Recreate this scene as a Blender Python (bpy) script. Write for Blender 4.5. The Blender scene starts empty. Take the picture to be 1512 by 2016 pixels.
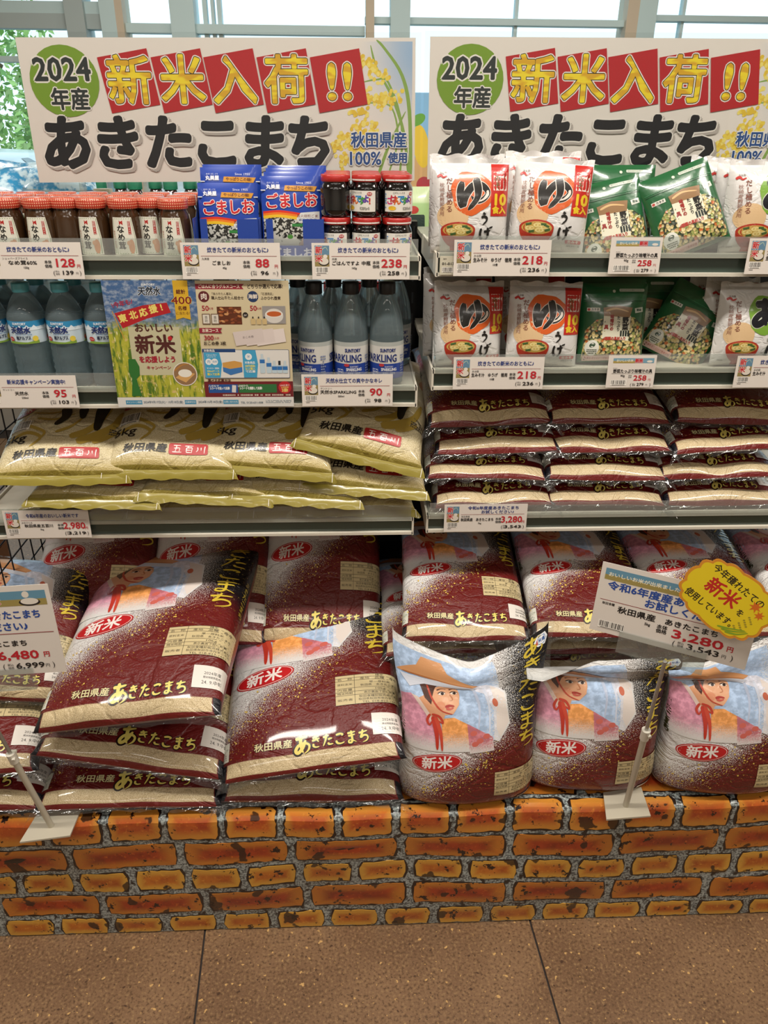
import bpy, math, random
import numpy as np
from mathutils import Matrix, Vector

# ------------------------------------------------------------------ camera, world, lights, exposure
SC = bpy.context.scene
COL = SC.collection
CAM_POS = (0.0, -1.17, 1.65)
PITCH, YAW, ROLL, FPX = 26.5, 2.5, 0.5, 1514.0


def make_camera():
    p, y, r = math.radians(PITCH), math.radians(YAW), math.radians(ROLL)
    fw = Vector((math.sin(y) * math.cos(p), math.cos(y) * math.cos(p), -math.sin(p)))
    rt = Vector((math.cos(y), -math.sin(y), 0))
    up = rt.cross(fw)
    r2 = rt * math.cos(r) + up * math.sin(r)
    u2 = up * math.cos(r) - rt * math.sin(r)
    cd = bpy.data.cameras.new('camera')
    cd.sensor_fit = 'VERTICAL'
    cd.sensor_height = 36.0
    cd.lens = FPX / 2016.0 * 36.0
    cd.clip_start = 0.02
    co = bpy.data.objects.new('camera', cd)
    M = Matrix((r2, u2, -fw)).transposed().to_4x4()
    M.translation = Vector(CAM_POS)
    co.matrix_world = M
    COL.objects.link(co)
    SC.camera = co


make_camera()
W_ = bpy.data.worlds.new('sky')
SC.world = W_
W_.use_nodes = True
wn = W_.node_tree
wbg = wn.nodes['Background']
wbg.inputs['Color'].default_value = (0.92, 0.98, 1.0, 1)
wbg.inputs['Strength'].default_value = 1.65

SC.view_settings.view_transform = 'Standard'
SC.view_settings.look = 'None'
SC.view_settings.gamma = 1.0
SC.view_settings.use_curve_mapping = False
SC.view_settings.exposure = 0.0
SC.cycles.use_denoising = True
SC.cycles.max_bounces = 10
SC.cycles.transparent_max_bounces = 24
SC.cycles.caustics_reflective = False
SC.cycles.caustics_refractive = False


def area_lamp(name, loc, sx, sy, watts, color=(1, 0.93, 0.84), rot=(0, 0, 0)):
    l = bpy.data.lights.new(name, 'AREA')
    l.shape = 'RECTANGLE'
    l.size, l.size_y = sx, sy
    l.energy = watts
    l.color = color
    o = bpy.data.objects.new(name, l)
    o.location = loc
    o.rotation_euler = rot
    COL.objects.link(o)
    return o


# rows of ceiling lamps in the shop
for i, (lx, ly) in enumerate([(-1.5, -0.42), (0.15, -0.42), (1.8, -0.42), (-1.5, -2.2), (0.15, -2.2), (1.8, -2.2),
                              (-0.7, -3.6), (1.0, -3.6), (-0.7, 1.9), (1.2, 1.9)]):
    area_lamp('ceiling_lamp', (lx, ly, 2.97), 1.2, 0.16, (35 if ly > -1 else 9) if ly < 0 else 18)

# ------------------------------------------------------------------ helpers: colours and materials


def lin(h):
    h = h.lstrip('#')
    out = []
    for i in (0, 2, 4):
        c = int(h[i:i + 2], 16) / 255.0
        out.append(c / 12.92 if c <= 0.04045 else ((c + 0.055) / 1.055) ** 2.4)
    return tuple(out) + (1.0,)


MATS = {}


def pmat(hexcol, rough=0.5, metal=0.0, coat=0.0, spec=0.5, emit=0.0):
    key = (hexcol, rough, metal, coat, spec, emit)
    if key in MATS:
        return MATS[key]
    m = bpy.data.materials.new('paint_' + hexcol.lstrip('#'))
    m.use_nodes = True
    b = m.node_tree.nodes['Principled BSDF']
    b.inputs['Base Color'].default_value = lin(hexcol)
    b.inputs['Roughness'].default_value = rough
    b.inputs['Metallic'].default_value = metal
    b.inputs['Coat Weight'].default_value = coat
    b.inputs['Coat Roughness'].default_value = 0.12
    b.inputs['Specular IOR Level'].default_value = spec
    MATS[key] = m
    return m


class NT:
    """small node-tree builder"""

    def __init__(s, name):
        s.m = bpy.data.materials.new(name)
        s.m.use_nodes = True
        s.t = s.m.node_tree
        s.b = s.t.nodes['Principled BSDF']

    def n(s, kind, **kw):
        nd = s.t.nodes.new(kind)
        for k, v in kw.items():
            setattr(nd, k, v)
        return nd

    def l(s, a, b):
        s.t.links.new(a, b)

    def val(s, sock, v):
        if hasattr(v, 'is_output'):
            s.l(v, sock)
        else:
            sock.default_value = v

    def math(s, op, a, b=0.0, c=None, clamp=False):
        nd = s.n('ShaderNodeMath', operation=op)
        nd.use_clamp = clamp
        s.val(nd.inputs[0], a)
        s.val(nd.inputs[1], b)
        if c is not None:
            s.val(nd.inputs[2], c)
        return nd.outputs[0]

    def mix(s, f, a, b):
        nd = s.n('ShaderNodeMix', data_type='RGBA')
        s.val(nd.inputs['Factor'], f)
        s.val(nd.inputs[6], a)
        s.val(nd.inputs[7], b)
        return nd.outputs[2]

    def noise(s, vec, scale, detail=2.0, rough=0.5):
        nd = s.n('ShaderNodeTexNoise')
        if vec is not None:
            s.l(vec, nd.inputs['Vector'])
        nd.inputs['Scale'].default_value = scale
        nd.inputs['Detail'].default_value = detail
        nd.inputs['Roughness'].default_value = rough
        return nd.outputs['Fac']

    def step(s, v, lo, hi):
        nd = s.n('ShaderNodeMapRange')
        nd.interpolation_type = 'SMOOTHSTEP'
        s.val(nd.inputs['Value'], v)
        s.val(nd.inputs['From Min'], lo)
        s.val(nd.inputs['From Max'], hi)
        return nd.outputs['Result']

    def uv(s):
        nd = s.n('ShaderNodeUVMap')
        nd.uv_map = 'UVMap'
        sp = s.n('ShaderNodeSeparateXYZ')
        s.l(nd.outputs['UV'], sp.inputs[0])
        return nd.outputs['UV'], sp.outputs[0], sp.outputs[1]

    def obj(s):
        return s.n('ShaderNodeTexCoord').outputs['Object']

    def crease(s, vec, scale=5.0, width=.07, seed=0.0):
        nd = s.n('ShaderNodeTexNoise')
        s.l(vec, nd.inputs['Vector'])
        nd.inputs['Scale'].default_value = scale
        nd.inputs['Detail'].default_value = 3
        nd.inputs['Distortion'].default_value = .8
        return s.step(s.math('ABSOLUTE', s.math('SUBTRACT', nd.outputs['Fac'], .5)), 0.0, width)

    def bump(s, h, strength=0.3, dist=0.002):
        nd = s.n('ShaderNodeBump')
        nd.inputs['Strength'].default_value = strength
        nd.inputs['Distance'].default_value = dist
        s.l(h, nd.inputs['Height'])
        s.l(nd.outputs['Normal'], s.b.inputs['Normal'])

    def set(s, **kw):
        for k, v in kw.items():
            s.val(s.b.inputs[k.replace('_', ' ')], v)
        return s.m


def clear_film(name, tint='#f4f6f6', gloss=0.10, rough=0.08, bump=0.0, haze=0.0, edge=.35):
    q = NT(name)
    tr = q.n('ShaderNodeBsdfTransparent')
    tr.inputs['Color'].default_value = lin(tint)
    gl = q.n('ShaderNodeBsdfGlossy')
    gl.inputs['Roughness'].default_value = rough
    gl.inputs['Color'].default_value = (1, 1, 1, 1)
    fr = q.n('ShaderNodeLayerWeight')
    fr.inputs['Blend'].default_value = 0.35
    fac = q.math('ADD', q.math('MULTIPLY', fr.outputs['Facing'], edge), gloss, clamp=True)
    mx = q.n('ShaderNodeMixShader')
    q.l(fac, mx.inputs[0])
    q.l(tr.outputs[0], mx.inputs[1])
    q.l(gl.outputs[0], mx.inputs[2])
    last = mx.outputs[0]
    if haze > 0:
        df = q.n('ShaderNodeBsdfDiffuse')
        df.inputs['Color'].default_value = (0.8, 0.8, 0.78, 1)
        m2 = q.n('ShaderNodeMixShader')
        m2.inputs[0].default_value = haze
        q.l(last, m2.inputs[1])
        q.l(df.outputs[0], m2.inputs[2])
        last = m2.outputs[0]
    if bump > 0:
        bp = q.n('ShaderNodeBump')
        bp.inputs['Strength'].default_value = bump
        bp.inputs['Distance'].default_value = 0.004
        q.l(q.noise(q.obj(), 45, 2), bp.inputs['Height'])
        q.l(bp.outputs[0], gl.inputs['Normal'])
    out = [n for n in q.t.nodes if n.type == 'OUTPUT_MATERIAL'][0]
    q.l(last, out.inputs['Surface'])
    return q.m


FILM = clear_film('clear_film', bump=0.5, gloss=0.04, haze=0.02, edge=.12)
LIP = clear_film('clear_lip', '#eef2f0', 0.06, 0.1, haze=0.10, edge=.2)
ACRYL = clear_film('clear_acrylic', '#e9efee', 0.1, 0.05, haze=0.06)
SLEEVE = clear_film('clear_sleeve', '#fbfcfc', 0.022, 0.06, edge=.12)

# ------------------------------------------------------------------ helpers: meshes and objects


class MB:
    """collects polygons with material slots and UVs, builds one mesh object"""

    def __init__(s):
        s.v, s.f, s.mi, s.uv, s.mats, s.smooth = [], [], [], [], [], []

    def slot(s, m):
        if m not in s.mats:
            s.mats.append(m)
        return s.mats.index(m)

    def poly(s, pts, m, uv=None, smooth=False):
        b = len(s.v)
        s.v += [tuple(p) for p in pts]
        s.f.append(tuple(range(b, b + len(pts))))
        s.mi.append(s.slot(m))
        s.uv.append(uv or [(0, 0)] * len(pts))
        s.smooth.append(smooth)

    def box(s, x0, x1, y0, y1, z0, z1, m, T=None):
        c = [(x, y, z) for z in (z0, z1) for y in (y0, y1) for x in (x0, x1)]
        if T is not None:
            c = [tuple(T @ Vector(p)) for p in c]
        b = len(s.v)
        s.v += c
        k = s.slot(m)
        for q in ((0, 2, 3, 1), (4, 5, 7, 6), (0, 1, 5, 4), (2, 6, 7, 3), (0, 4, 6, 2), (1, 3, 7, 5)):
            s.f.append(tuple(b + i for i in q))
            s.mi.append(k)
            s.uv.append([(0, 0), (1, 0), (1, 1), (0, 1)])
            s.smooth.append(False)
        return s

    def bar(s, a, b, r, m, n=8):
        a, b = Vector(a), Vector(b)
        d = (b - a).normalized()
        u = d.orthogonal().normalized()
        w = d.cross(u)
        ring = lambda c: [c + (u * math.cos(2 * math.pi * i / n) + w * math.sin(2 * math.pi * i / n)) * r for i in range(n)]
        s.grid([ring(a), ring(b)], m, closed=True, smooth=True)
        s.poly(ring(a)[::-1], m)
        s.poly(ring(b), m)
        return s

    def grid(s, rows, m, closed=False, smooth=True, uvrows=None):
        b = len(s.v)
        nr, nc = len(rows), len(rows[0])
        for r in rows:
            s.v += [tuple(p) for p in r]
        k = s.slot(m) if not callable(m) else None
        for i in range(nr - 1):
            for j in range(nc if closed else nc - 1):
                j2 = (j + 1) % nc
                s.f.append((b + i * nc + j, b + i * nc + j2, b + (i + 1) * nc + j2, b + (i + 1) * nc + j))
                s.mi.append(k if k is not None else s.slot(m(i, j)))
                if uvrows is not None:
                    s.uv.append([uvrows[i][j], uvrows[i][j2], uvrows[i + 1][j2], uvrows[i + 1][j]])
                else:
                    jn = nc if closed else nc - 1
                    s.uv.append([(j / jn, i / (nr - 1)), ((j + 1) / jn, i / (nr - 1)),
                                 ((j + 1) / jn, (i + 1) / (nr - 1)), (j / jn, (i + 1) / (nr - 1))])
                s.smooth.append(smooth)
        return s

    def lathe(s, prof, m, n=28, c=(0, 0), smooth=True, cap=True):
        rows = [[(c[0] + r * math.cos(2 * math.pi * i / n), c[1] + r * math.sin(2 * math.pi * i / n), z) for i in range(n)]
                for r, z in prof]
        mm = m if not isinstance(m, list) else (lambda i, j: m[i])
        s.grid(rows, mm, closed=True, smooth=smooth)
        if cap:
            s.poly(rows[0][::-1], m if not isinstance(m, list) else m[0])
            s.poly(rows[-1], m if not isinstance(m, list) else m[-1])
        return s

    def tris(s, V, T, m, uv=None, smooth=False):
        b = len(s.v)
        s.v += [tuple(p) for p in V]
        k = s.slot(m)
        for t in T:
            s.f.append((b + int(t[0]), b + int(t[1]), b + int(t[2])))
            s.mi.append(k)
            s.uv.append([tuple(uv[int(i)]) for i in t] if uv is not None else [(0, 0)] * 3)
            s.smooth.append(smooth)

    def mesh(s, name):
        me = bpy.data.meshes.new(name)
        me.from_pydata(s.v, [], s.f)
        for m in s.mats:
            me.materials.append(m)
        me.polygons.foreach_set('material_index', s.mi)
        me.polygons.foreach_set('use_smooth', s.smooth)
        ul = me.uv_layers.new(name='UVMap')
        flat = [c for f in s.uv for p in f for c in p]
        ul.data.foreach_set('uv', flat)
        me.update()
        return me

    def build(s, name, parent=None):
        o = bpy.data.objects.new(name, s.mesh(name))
        COL.objects.link(o)
        o.parent = parent
        return o


def tag(o, label=None, cat=None, group=None, kind=None):
    if label:
        o['label'] = label
    if cat:
        o['category'] = cat
    if group:
        o['group'] = group
    if kind:
        o['kind'] = kind
    return o


def thing(name, label, cat, loc=(0, 0, 0), rot=(0, 0, 0), group=None):
    o = bpy.data.objects.new(name, None)
    o.empty_display_size = 0.03
    o.location = loc
    o.rotation_euler = rot
    COL.objects.link(o)
    return tag(o, label, cat, group)


def dup(root, loc, rot=(0, 0, 0), label=None, group=None, scale=None):
    r = root.copy()
    COL.objects.link(r)
    r.location = loc
    r.rotation_euler = rot
    if scale:
        r.scale = scale
    if label:
        r['label'] = label
    if group:
        r['group'] = group
    for ch in list(root.children):
        c = ch.copy()
        COL.objects.link(c)
        c.parent = r
        for g in list(ch.children):
            d = g.copy()
            COL.objects.link(d)
            d.parent = c
    return r


R = math.radians

# ------------------------------------------------------------------ helpers: lettering
GL = {}
_tc = bpy.data.curves.new('glyph', 'FONT')
_tc.resolution_u = 2
_to = bpy.data.objects.new('glyph', _tc)


def _raw(txt):
    _tc.body = txt
    me = bpy.data.meshes.new_from_object(_to)
    n = len(me.vertices)
    V = np.empty(n * 3)
    me.vertices.foreach_get('co', V)
    me.calc_loop_triangles()
    T = np.empty(len(me.loop_triangles) * 3, dtype=np.int64)
    me.loop_triangles.foreach_get('vertices', T)
    bpy.data.meshes.remove(me)
    return V.reshape(-1, 3)[:, :2], T.reshape(-1, 3)


_bar0 = _raw('|')[0][:, 0].max()


def glyph(ch):
    if ch not in GL:
        if ch in ' \u3000':
            GL[ch] = (np.zeros((0, 2)), np.zeros((0, 3), int), 0.35 if ch == ' ' else 1.0)
        else:
            V, T = _raw(ch)
            b, _ = _raw(ch + '|')
            adv = b[:, 0].max() - _bar0
            GL[ch] = (V, T, adv)
    return GL[ch]


_K = glyph('口')
EM_W = _K[2]
EM_C = (_K[0][:, 1].min() + _K[0][:, 1].max()) / 2


def split_tris(V, T, L):
    V = [tuple(v) for v in V]
    T = [tuple(int(i) for i in t) for t in T]
    for _ in range(7):
        mid = {}
        out = []
        ch = False

        def longe(a, b):
            return (V[a][0] - V[b][0]) ** 2 + (V[a][1] - V[b][1]) ** 2 > L * L

        def mp(a, b):
            k = (min(a, b), max(a, b))
            if k not in mid:
                mid[k] = len(V)
                V.append(((V[a][0] + V[b][0]) / 2, (V[a][1] + V[b][1]) / 2))
            return mid[k]
        for a, b, c in T:
            e = [longe(a, b), longe(b, c), longe(c, a)]
            k = sum(e)
            if k == 0:
                out.append((a, b, c))
                continue
            ch = True
            while not e[0] or (k == 2 and not e[1]):
                a, b, c = b, c, a
                e = e[1:] + e[:1]
            if k == 1:
                m = mp(a, b)
                out += [(a, m, c), (m, b, c)]
            elif k == 2:
                m, n = mp(a, b), mp(b, c)
                out += [(a, m, c), (m, n, c), (m, b, n)]
            else:
                m, n, o = mp(a, b), mp(b, c), mp(c, a)
                out += [(a, m, o), (m, b, n), (o, n, c), (m, n, o)]
        T = out
        if not ch:
            break
    return np.array(V), np.array(T)


def crom(pts, k=6):
    P = [pts[0]] + list(pts) + [pts[-1]]
    out = []
    for i in range(1, len(P) - 2):
        p0, p1, p2, p3 = [np.array(q, float) for q in P[i - 1:i + 3]]
        for j in range(k):
            t = j / k
            out.append(0.5 * (2 * p1 + (p2 - p0) * t + (2 * p0 - 5 * p1 + 4 * p2 - p3) * t * t + (3 * p1 - p0 - 3 * p2 + p3) * t ** 3))
    out.append(np.array(P[-2], float))
    return np.array(out)


BRUSH = {
    'あ': [[(.16, .76), (.5, .79), (.82, .85)], [(.45, .97), (.42, .6), (.44, .25), (.52, .08)],
          [(.68, .66), (.5, .3), (.25, .1), (.14, .22), (.3, .44), (.6, .52), (.84, .4), (.8, .18), (.58, .02)]],
    'き': [[(.22, .80), (.5, .84), (.78, .9)], [(.16, .6), (.5, .64), (.82, .71)], [(.40, .98), (.55, .7), (.72, .42)],
          [(.28, .36), (.26, .18), (.45, .06), (.74, .07)]],
    'た': [[(.12, .73), (.4, .77), (.62, .83)], [(.44, .98), (.32, .5), (.08, .04)], [(.52, .5), (.7, .55), (.88, .55)],
          [(.5, .26), (.6, .12), (.92, .12)]],
    'こ': [[(.22, .76), (.55, .82), (.78, .76), (.66, .66)], [(.2, .34), (.28, .14), (.55, .08), (.86, .16)]],
    'ま': [[(.18, .79), (.5, .82), (.84, .87)], [(.22, .58), (.5, .61), (.78, .66)],
          [(.5, .98), (.52, .6), (.52, .25), (.42, .08), (.22, .1), (.26, .25), (.5, .26), (.84, .08)]],
    'ち': [[(.12, .74), (.45, .78), (.84, .85)], [(.48, .98), (.38, .65), (.26, .40), (.5, .52), (.76, .48), (.82, .28), (.66, .1), (.36, .02)]],
    'ゆ': [[(.2, .86), (.14, .5), (.2, .12), (.28, .4), (.48, .72), (.72, .74), (.88, .52), (.76, .3), (.56, .24), (.44, .4)],
          [(.56, .98), (.62, .6), (.58, .3), (.36, -.04)]],
    'う': [[(.36, .94), (.62, .86)], [(.22, .6), (.5, .68), (.72, .55), (.66, .3), (.36, .02)]],
    'げ': [[(.2, .9), (.13, .5), (.2, .08), (.3, .24)], [(.4, .66), (.62, .69), (.86, .74)], [(.66, .96), (.69, .5), (.62, .2), (.46, .0)],
          [(.80, 1.0), (.87, .9)], [(.91, 1.04), (.97, .94)]],
    'さ': [[(.16, .70), (.5, .74), (.84, .8)], [(.42, .98), (.56, .7), (.72, .44)], [(.28, .34), (.28, .14), (.5, .04), (.76, .07)]],
    '川': [[(.16, .8), (.2, .45), (.04, .15)], [(.5, .78), (.52, .35)], [(.88, .98), (.84, .5), (.82, -.05)]],
    '百': [[(.1, .9), (.5, .92), (.9, .95)], [(.48, .9), (.34, .7)], [(.25, .66), (.24, .3), (.26, .0)],
          [(.25, .64), (.55, .68), (.78, .68), (.76, .3), (.74, .0)], [(.28, .36), (.72, .38)], [(.28, .06), (.72, .07)]],
    '五': [[(.15, .92), (.5, .94), (.85, .95)], [(.45, .93), (.4, .5), (.32, .06)], [(.2, .55), (.5, .58), (.74, .58), (.68, .06)],
          [(.05, .04), (.5, .05), (.95, .06)]],
    'な': [[(.1, .76), (.3, .79), (.5, .84)], [(.36, .97), (.26, .6), (.08, .3)], [(.62, .8), (.82, .7)],
          [(.6, .6), (.58, .3), (.5, .08), (.32, .12), (.5, .26), (.86, .06)]],
    'め': [[(.24, .8), (.32, .45), (.5, .16)], [(.6, .94), (.45, .4), (.22, .1), (.1, .3), (.3, .62), (.62, .7), (.88, .5), (.82, .2), (.58, .02)]],
}


class Print:
    """flat ink laid on a surface: surf(X, Y, off) -> points, X and Y in metres on the sheet"""

    def __init__(s, surf, size, Lmax=None, rough=0.4, coat=0.0, base=0.0, mb=None):
        s.surf, s.size, s.Lmax, s.rough, s.coat = surf, size, Lmax, rough, coat
        s.mb = mb or MB()
        s.lay = s.base = base
        s.step = 0.00004 if Lmax else 0.000012
        s.lvs = 0.00010 if Lmax else 0.00002

    def lv(s, n=0):
        """start again at ink level n (for prints that do not overlap the earlier ones)"""
        s.lay = s.base + n * s.lvs

    def m(s, c):
        return c if not isinstance(c, str) else pmat(c, s.rough, coat=s.coat)

    def raw(s, V, T, col, smooth=False):
        if len(T) == 0:
            return
        if s.Lmax:
            V, T = split_tris(V, T, s.Lmax)
        s.lay += s.step
        P = s.surf(V[:, 0], V[:, 1], s.lay)
        uv = np.stack([V[:, 0] / s.size[0], V[:, 1] / s.size[1]], 1)
        s.mb.tris(P, T, s.m(col), uv, smooth)

    def poly(s, pts, col):
        from mathutils.geometry import tessellate_polygon
        T = tessellate_polygon([[Vector((p[0], p[1], 0)) for p in pts]])
        s.raw(np.array(pts, float), np.array(T), col)

    def rect(s, x0, x1, y0, y1, col, rot=0.0, r=0.0):
        cx, cy = (x0 + x1) / 2, (y0 + y1) / 2
        c, n = math.cos(R(rot)), math.sin(R(rot))
        if r <= 0:
            q = [(x0, y0), (x1, y0), (x1, y1), (x0, y1)]
        else:
            q = []
            for (ax, ay, a0) in ((x1 - r, y0 + r, -90), (x1 - r, y1 - r, 0), (x0 + r, y1 - r, 90), (x0 + r, y0 + r, 180)):
                q += [(ax + r * math.cos(R(a0 + k * 30)), ay + r * math.sin(R(a0 + k * 30))) for k in range(4)]
        s.poly([(cx + (x - cx) * c - (y - cy) * n, cy + (x - cx) * n + (y - cy) * c) for x, y in q], col)

    def oval(s, cx, cy, rx, ry, col, rot=0.0, n=28, pw=1.0):
        c, d = math.cos(R(rot)), math.sin(R(rot))
        q = []
        for i in range(n):
            a = 2 * math.pi * i / n
            x = rx * math.copysign(abs(math.cos(a)) ** pw, math.cos(a))
            y = ry * math.copysign(abs(math.sin(a)) ** pw, math.sin(a))
            q.append((cx + x * c - y * d, cy + x * d + y * c))
        s.poly(q, col)

    def stroke(s, pts, w, col, smoothk=5, taper=True):
        C = crom(pts, smoothk)
        n = len(C)
        d = np.gradient(C, axis=0)
        d /= np.maximum(np.linalg.norm(d, axis=1, keepdims=True), 1e-9)
        nn = np.stack([-d[:, 1], d[:, 0]], 1)
        t = np.linspace(0, 1, n)
        ww = (w / 2 * (0.62 + 0.38 * np.cos((t - 0.25) * 2.6) ** 2) * np.clip(np.minimum(t * 9 + .55, (1 - t) * 5 + .3), 0, 1)) if taper else np.full(n, w / 2)
        A, B = C + nn * ww[:, None], C - nn * ww[:, None]
        V = np.empty((2 * n, 2))
        V[0::2], V[1::2] = A, B
        T = []
        for i in range(n - 1):
            T += [(2 * i, 2 * i + 1, 2 * i + 3), (2 * i, 2 * i + 3, 2 * i + 2)]
        if not taper:
            pass
        s.raw(V, np.array(T), col)

    def brush(s, ch, x, y, h, col, w=0.13, hw=None, rot=0.0, skew=0.0):
        """one brush-written character, lower left at x,y, h high, hw wide"""
        hw = hw or h
        c, d = math.cos(R(rot)), math.sin(R(rot))
        keep = s.step
        s.lay += keep
        s.step = min(keep, 0.0000012)
        for st in BRUSH[ch]:
            q = []
            for a, b in st:
                a, b = a * hw + skew * b * h, b * h
                q.append((x + a * c - b * d, y + a * d + b * c))
            s.stroke(q, w * min(h, hw), col)
        s.step = keep

    def text(s, txt, x, y, h, col, w=None, align='c', bold=0.0, rot=0.0, skew=0.0, vert=False, nb=8, gap=0.0, sx=1.0):
        """y is the centre of the line; h the em height; w stretches the line to this width"""
        Vs, Ts, b, cur = [], [], 0, 0.0
        for k, ch in enumerate(txt):
            V, T, adv = glyph(ch)
            if vert:
                V2 = V + np.array([-adv / 2, -EM_C - k * (1 + gap) * EM_W])
            else:
                V2 = V + np.array([cur, -EM_C])
            Vs.append(V2)
            Ts.append(T + b)
            b += len(V)
            cur += adv + gap
        V = np.concatenate(Vs)
        T = np.concatenate(Ts)
        if not len(V):
            return
        k = h / EM_W
        V = V * k
        tot = cur * k
        if vert:
            n = len(txt)
            V[:, 1] += (n - 1) / 2 * (1 + gap) * h
            V[:, 0] *= sx
        else:
            f = (w / tot) if w else sx
            V[:, 0] *= f
            tot *= f
            V[:, 0] -= {'c': tot / 2, 'l': 0, 'r': tot}[align]
        V[:, 0] += skew * V[:, 1]
        shifts = [(0, 0)]
        if bold > 0:
            shifts = [(bold * math.cos(2 * math.pi * i / nb), bold * math.sin(2 * math.pi * i / nb)) for i in range(nb)]
            if bold > 0.0025:
                shifts += [(a * .55, c * .55) for a, c in shifts]
        c, d = math.cos(R(rot)), math.sin(R(rot))
        st = s.step
        s.lay += st
        s.step = min(st, 0.0000012)
        for sx_, sy_ in shifts:
            U = V + np.array([sx_, sy_])
            s.raw(np.stack([x + U[:, 0] * c - U[:, 1] * d, y + U[:, 0] * d + U[:, 1] * c], 1), T, col)
        s.step = st

    def lines(s, x0, x1, y0, y1, n, col, seed=0, fill=0.6):
        """rows of unreadably small print"""
        rnd = random.Random(seed)
        hh = (y1 - y0) / n
        keep = s.step
        s.lay += keep
        s.step = min(keep, 0.0000012)
        for i in range(n):
            x = x0
            yb = y0 + i * hh + hh * .25
            while x < x1 - hh * .3:
                ww = hh * rnd.uniform(.3, .8)
                if rnd.random() < .85:
                    s.rect(x, min(x + ww, x1), yb, yb + hh * fill, col)
                x += ww + hh * .18
        s.step = keep

    def barcode(s, x0, x1, y0, y1, seed=0, n=22):
        rnd = random.Random(seed)
        s.rect(x0, x1, y0, y1, '#ece7de')
        w = (x1 - x0)
        keep = s.step
        s.lay += keep
        s.step = min(keep, 0.0000012)
        x = x0 + w * .04
        while x < x1 - w * .05:
            bw = w / n * rnd.choice((.3, .45, .8))
            s.rect(x, x + bw, y0 + (y1 - y0) * .2, y1 - (y1 - y0) * .05, '#1d1b1a')
            x += bw + w / n * rnd.choice((.3, .4, .7))
        s.step = keep
        s.rect(x0 + w * .1, x1 - w * .12, y0 + (y1 - y0) * .03, y0 + (y1 - y0) * .13, '#6a6662')

    def build(s, name, parent):
        return s.mb.build(name, parent)


def flat(origin=(0, 0, 0), side=-1):
    """sheet in the local x-z plane facing -y"""
    def f(X, Y, off):
        return np.stack([X + origin[0], np.full_like(X, origin[1]) + side * off, Y + origin[2]], 1)
    return f


def cyl(r, cx=0, cy=0, z0=0, a0=-90.0):
    """sheet wrapped on an upright cylinder; X=0 faces -y"""
    def f(X, Y, off):
        a = X / r + R(a0)
        return np.stack([cx + (r + off) * np.cos(a), cy + (r + off) * np.sin(a), z0 + Y], 1)
    return f
# ------------------------------------------------------------------ the shop: floor, walls, ceiling, window wall
WY = 3.3          # window wall
X0, X1, YB, ZC = -4.2, 4.6, -4.8, 3.0


def struct(o):
    o['kind'] = 'structure'
    return o


def floor_mat():
    q = NT('speckled_brown_tile')
    v = q.obj()
    n1 = q.noise(v, 5, 4)
    n2 = q.noise(v, 160, 3, .6)
    n3 = q.noise(v, 75, 2, .5)
    c = q.mix(q.step(n1, .3, .7), lin('#6a4f38'), lin('#7d6045'))
    c = q.mix(q.step(n2, .52, .70), c, lin('#8f7350'))
    c = q.mix(q.step(n2, .47, .36), c, lin('#574029'))
    c = q.mix(q.step(n3, .67, .71), c, lin('#c09a62'))
    c = q.mix(q.step(q.noise(v, 95, 2, .4), .68, .72), c, lin('#452f1f'))
    q.bump(n2, .10, .001)
    return q.set(Base_Color=c, Roughness=q.math('ADD', q.math('MULTIPLY', n1, .12), .34))


FL = MB().box(X0, X1, YB, WY + .2, -0.1, -0.004, pmat('#2a2320', .7)).build('floor')
struct(FL)
tile_w = 0.750
ftm = floor_mat()
tmb = MB()
g = 0.0022
e = tile_w / 2 - g
tmb.box(-e, e, -e, e, -0.004, 0.0, ftm)
tme = tmb.mesh('floor_tile')
ang = R(3.4)
org = Vector((-0.352, 0.0, 0))
for i in range(-5, 7):
    for j in range(-6, 5):
        lx, ly = (i + .5) * tile_w, (j + .5) * tile_w + .26
        wx = org.x + lx * math.cos(ang) - ly * math.sin(ang)
        wy = org.y + lx * math.sin(ang) + ly * math.cos(ang)
        if X0 + .4 < wx < X1 - .4 and YB + .4 < wy < WY - .35:
            o = bpy.data.objects.new('floor_tile', tme)
            COL.objects.link(o)
            o.location = (wx, wy, 0)
            o.rotation_euler = (0, 0, ang)
            o.parent = FL
wallm = pmat('#d8d2c6', .8)
struct(MB().box(X0, X1, YB, WY + .2, ZC, ZC + .1, pmat('#dcd8d0', .8)).build('ceiling'))
struct(MB().box(X0 - .1, X0, YB, WY + .2, 0, ZC, wallm).build('wall_left'))
struct(MB().box(X1, X1 + .1, YB, WY + .2, 0, ZC, wallm).build('wall_right'))
struct(MB().box(X0, X1, YB - .1, YB, 0, ZC, wallm).build('wall_front'))

# window wall: sill wall, mullions, rails, glass
alu = pmat('#c4dcde', .45, .0)
alu_d = pmat('#aebcbc', .5)
beige = pmat('#cdbfa9', .6)
wb = MB()
wb.box(X0, X1, WY, WY + .12, 0, .35, pmat('#9a948a', .7))
wb.box(X0, X1, WY, WY + .12, 2.62, ZC, pmat('#b9b4aa', .7))
struct(wb.build('wall_back'))
glass = clear_film('window_glass', '#eefaff', .03, .02)


def window(n, x0, x1, mull, rails, thin=()):
    fr = MB()
    for a, b, m in mull:
        fr.box(a, b, WY - .05, WY + .10, .35, 2.62, m)
    for z0, z1, m in rails:
        fr.box(x0, x1, WY - .02, WY + .06, z0, z1, m)
    for a, b in thin:
        fr.box(a, b, WY + .0, WY + .05, .35, 2.62, alu)
    o = struct(fr.build('window_%d' % n))
    MB().box(x0, x1, WY + .02, WY + .028, .35, 2.62, glass).build('pane', o)
    return o


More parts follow.
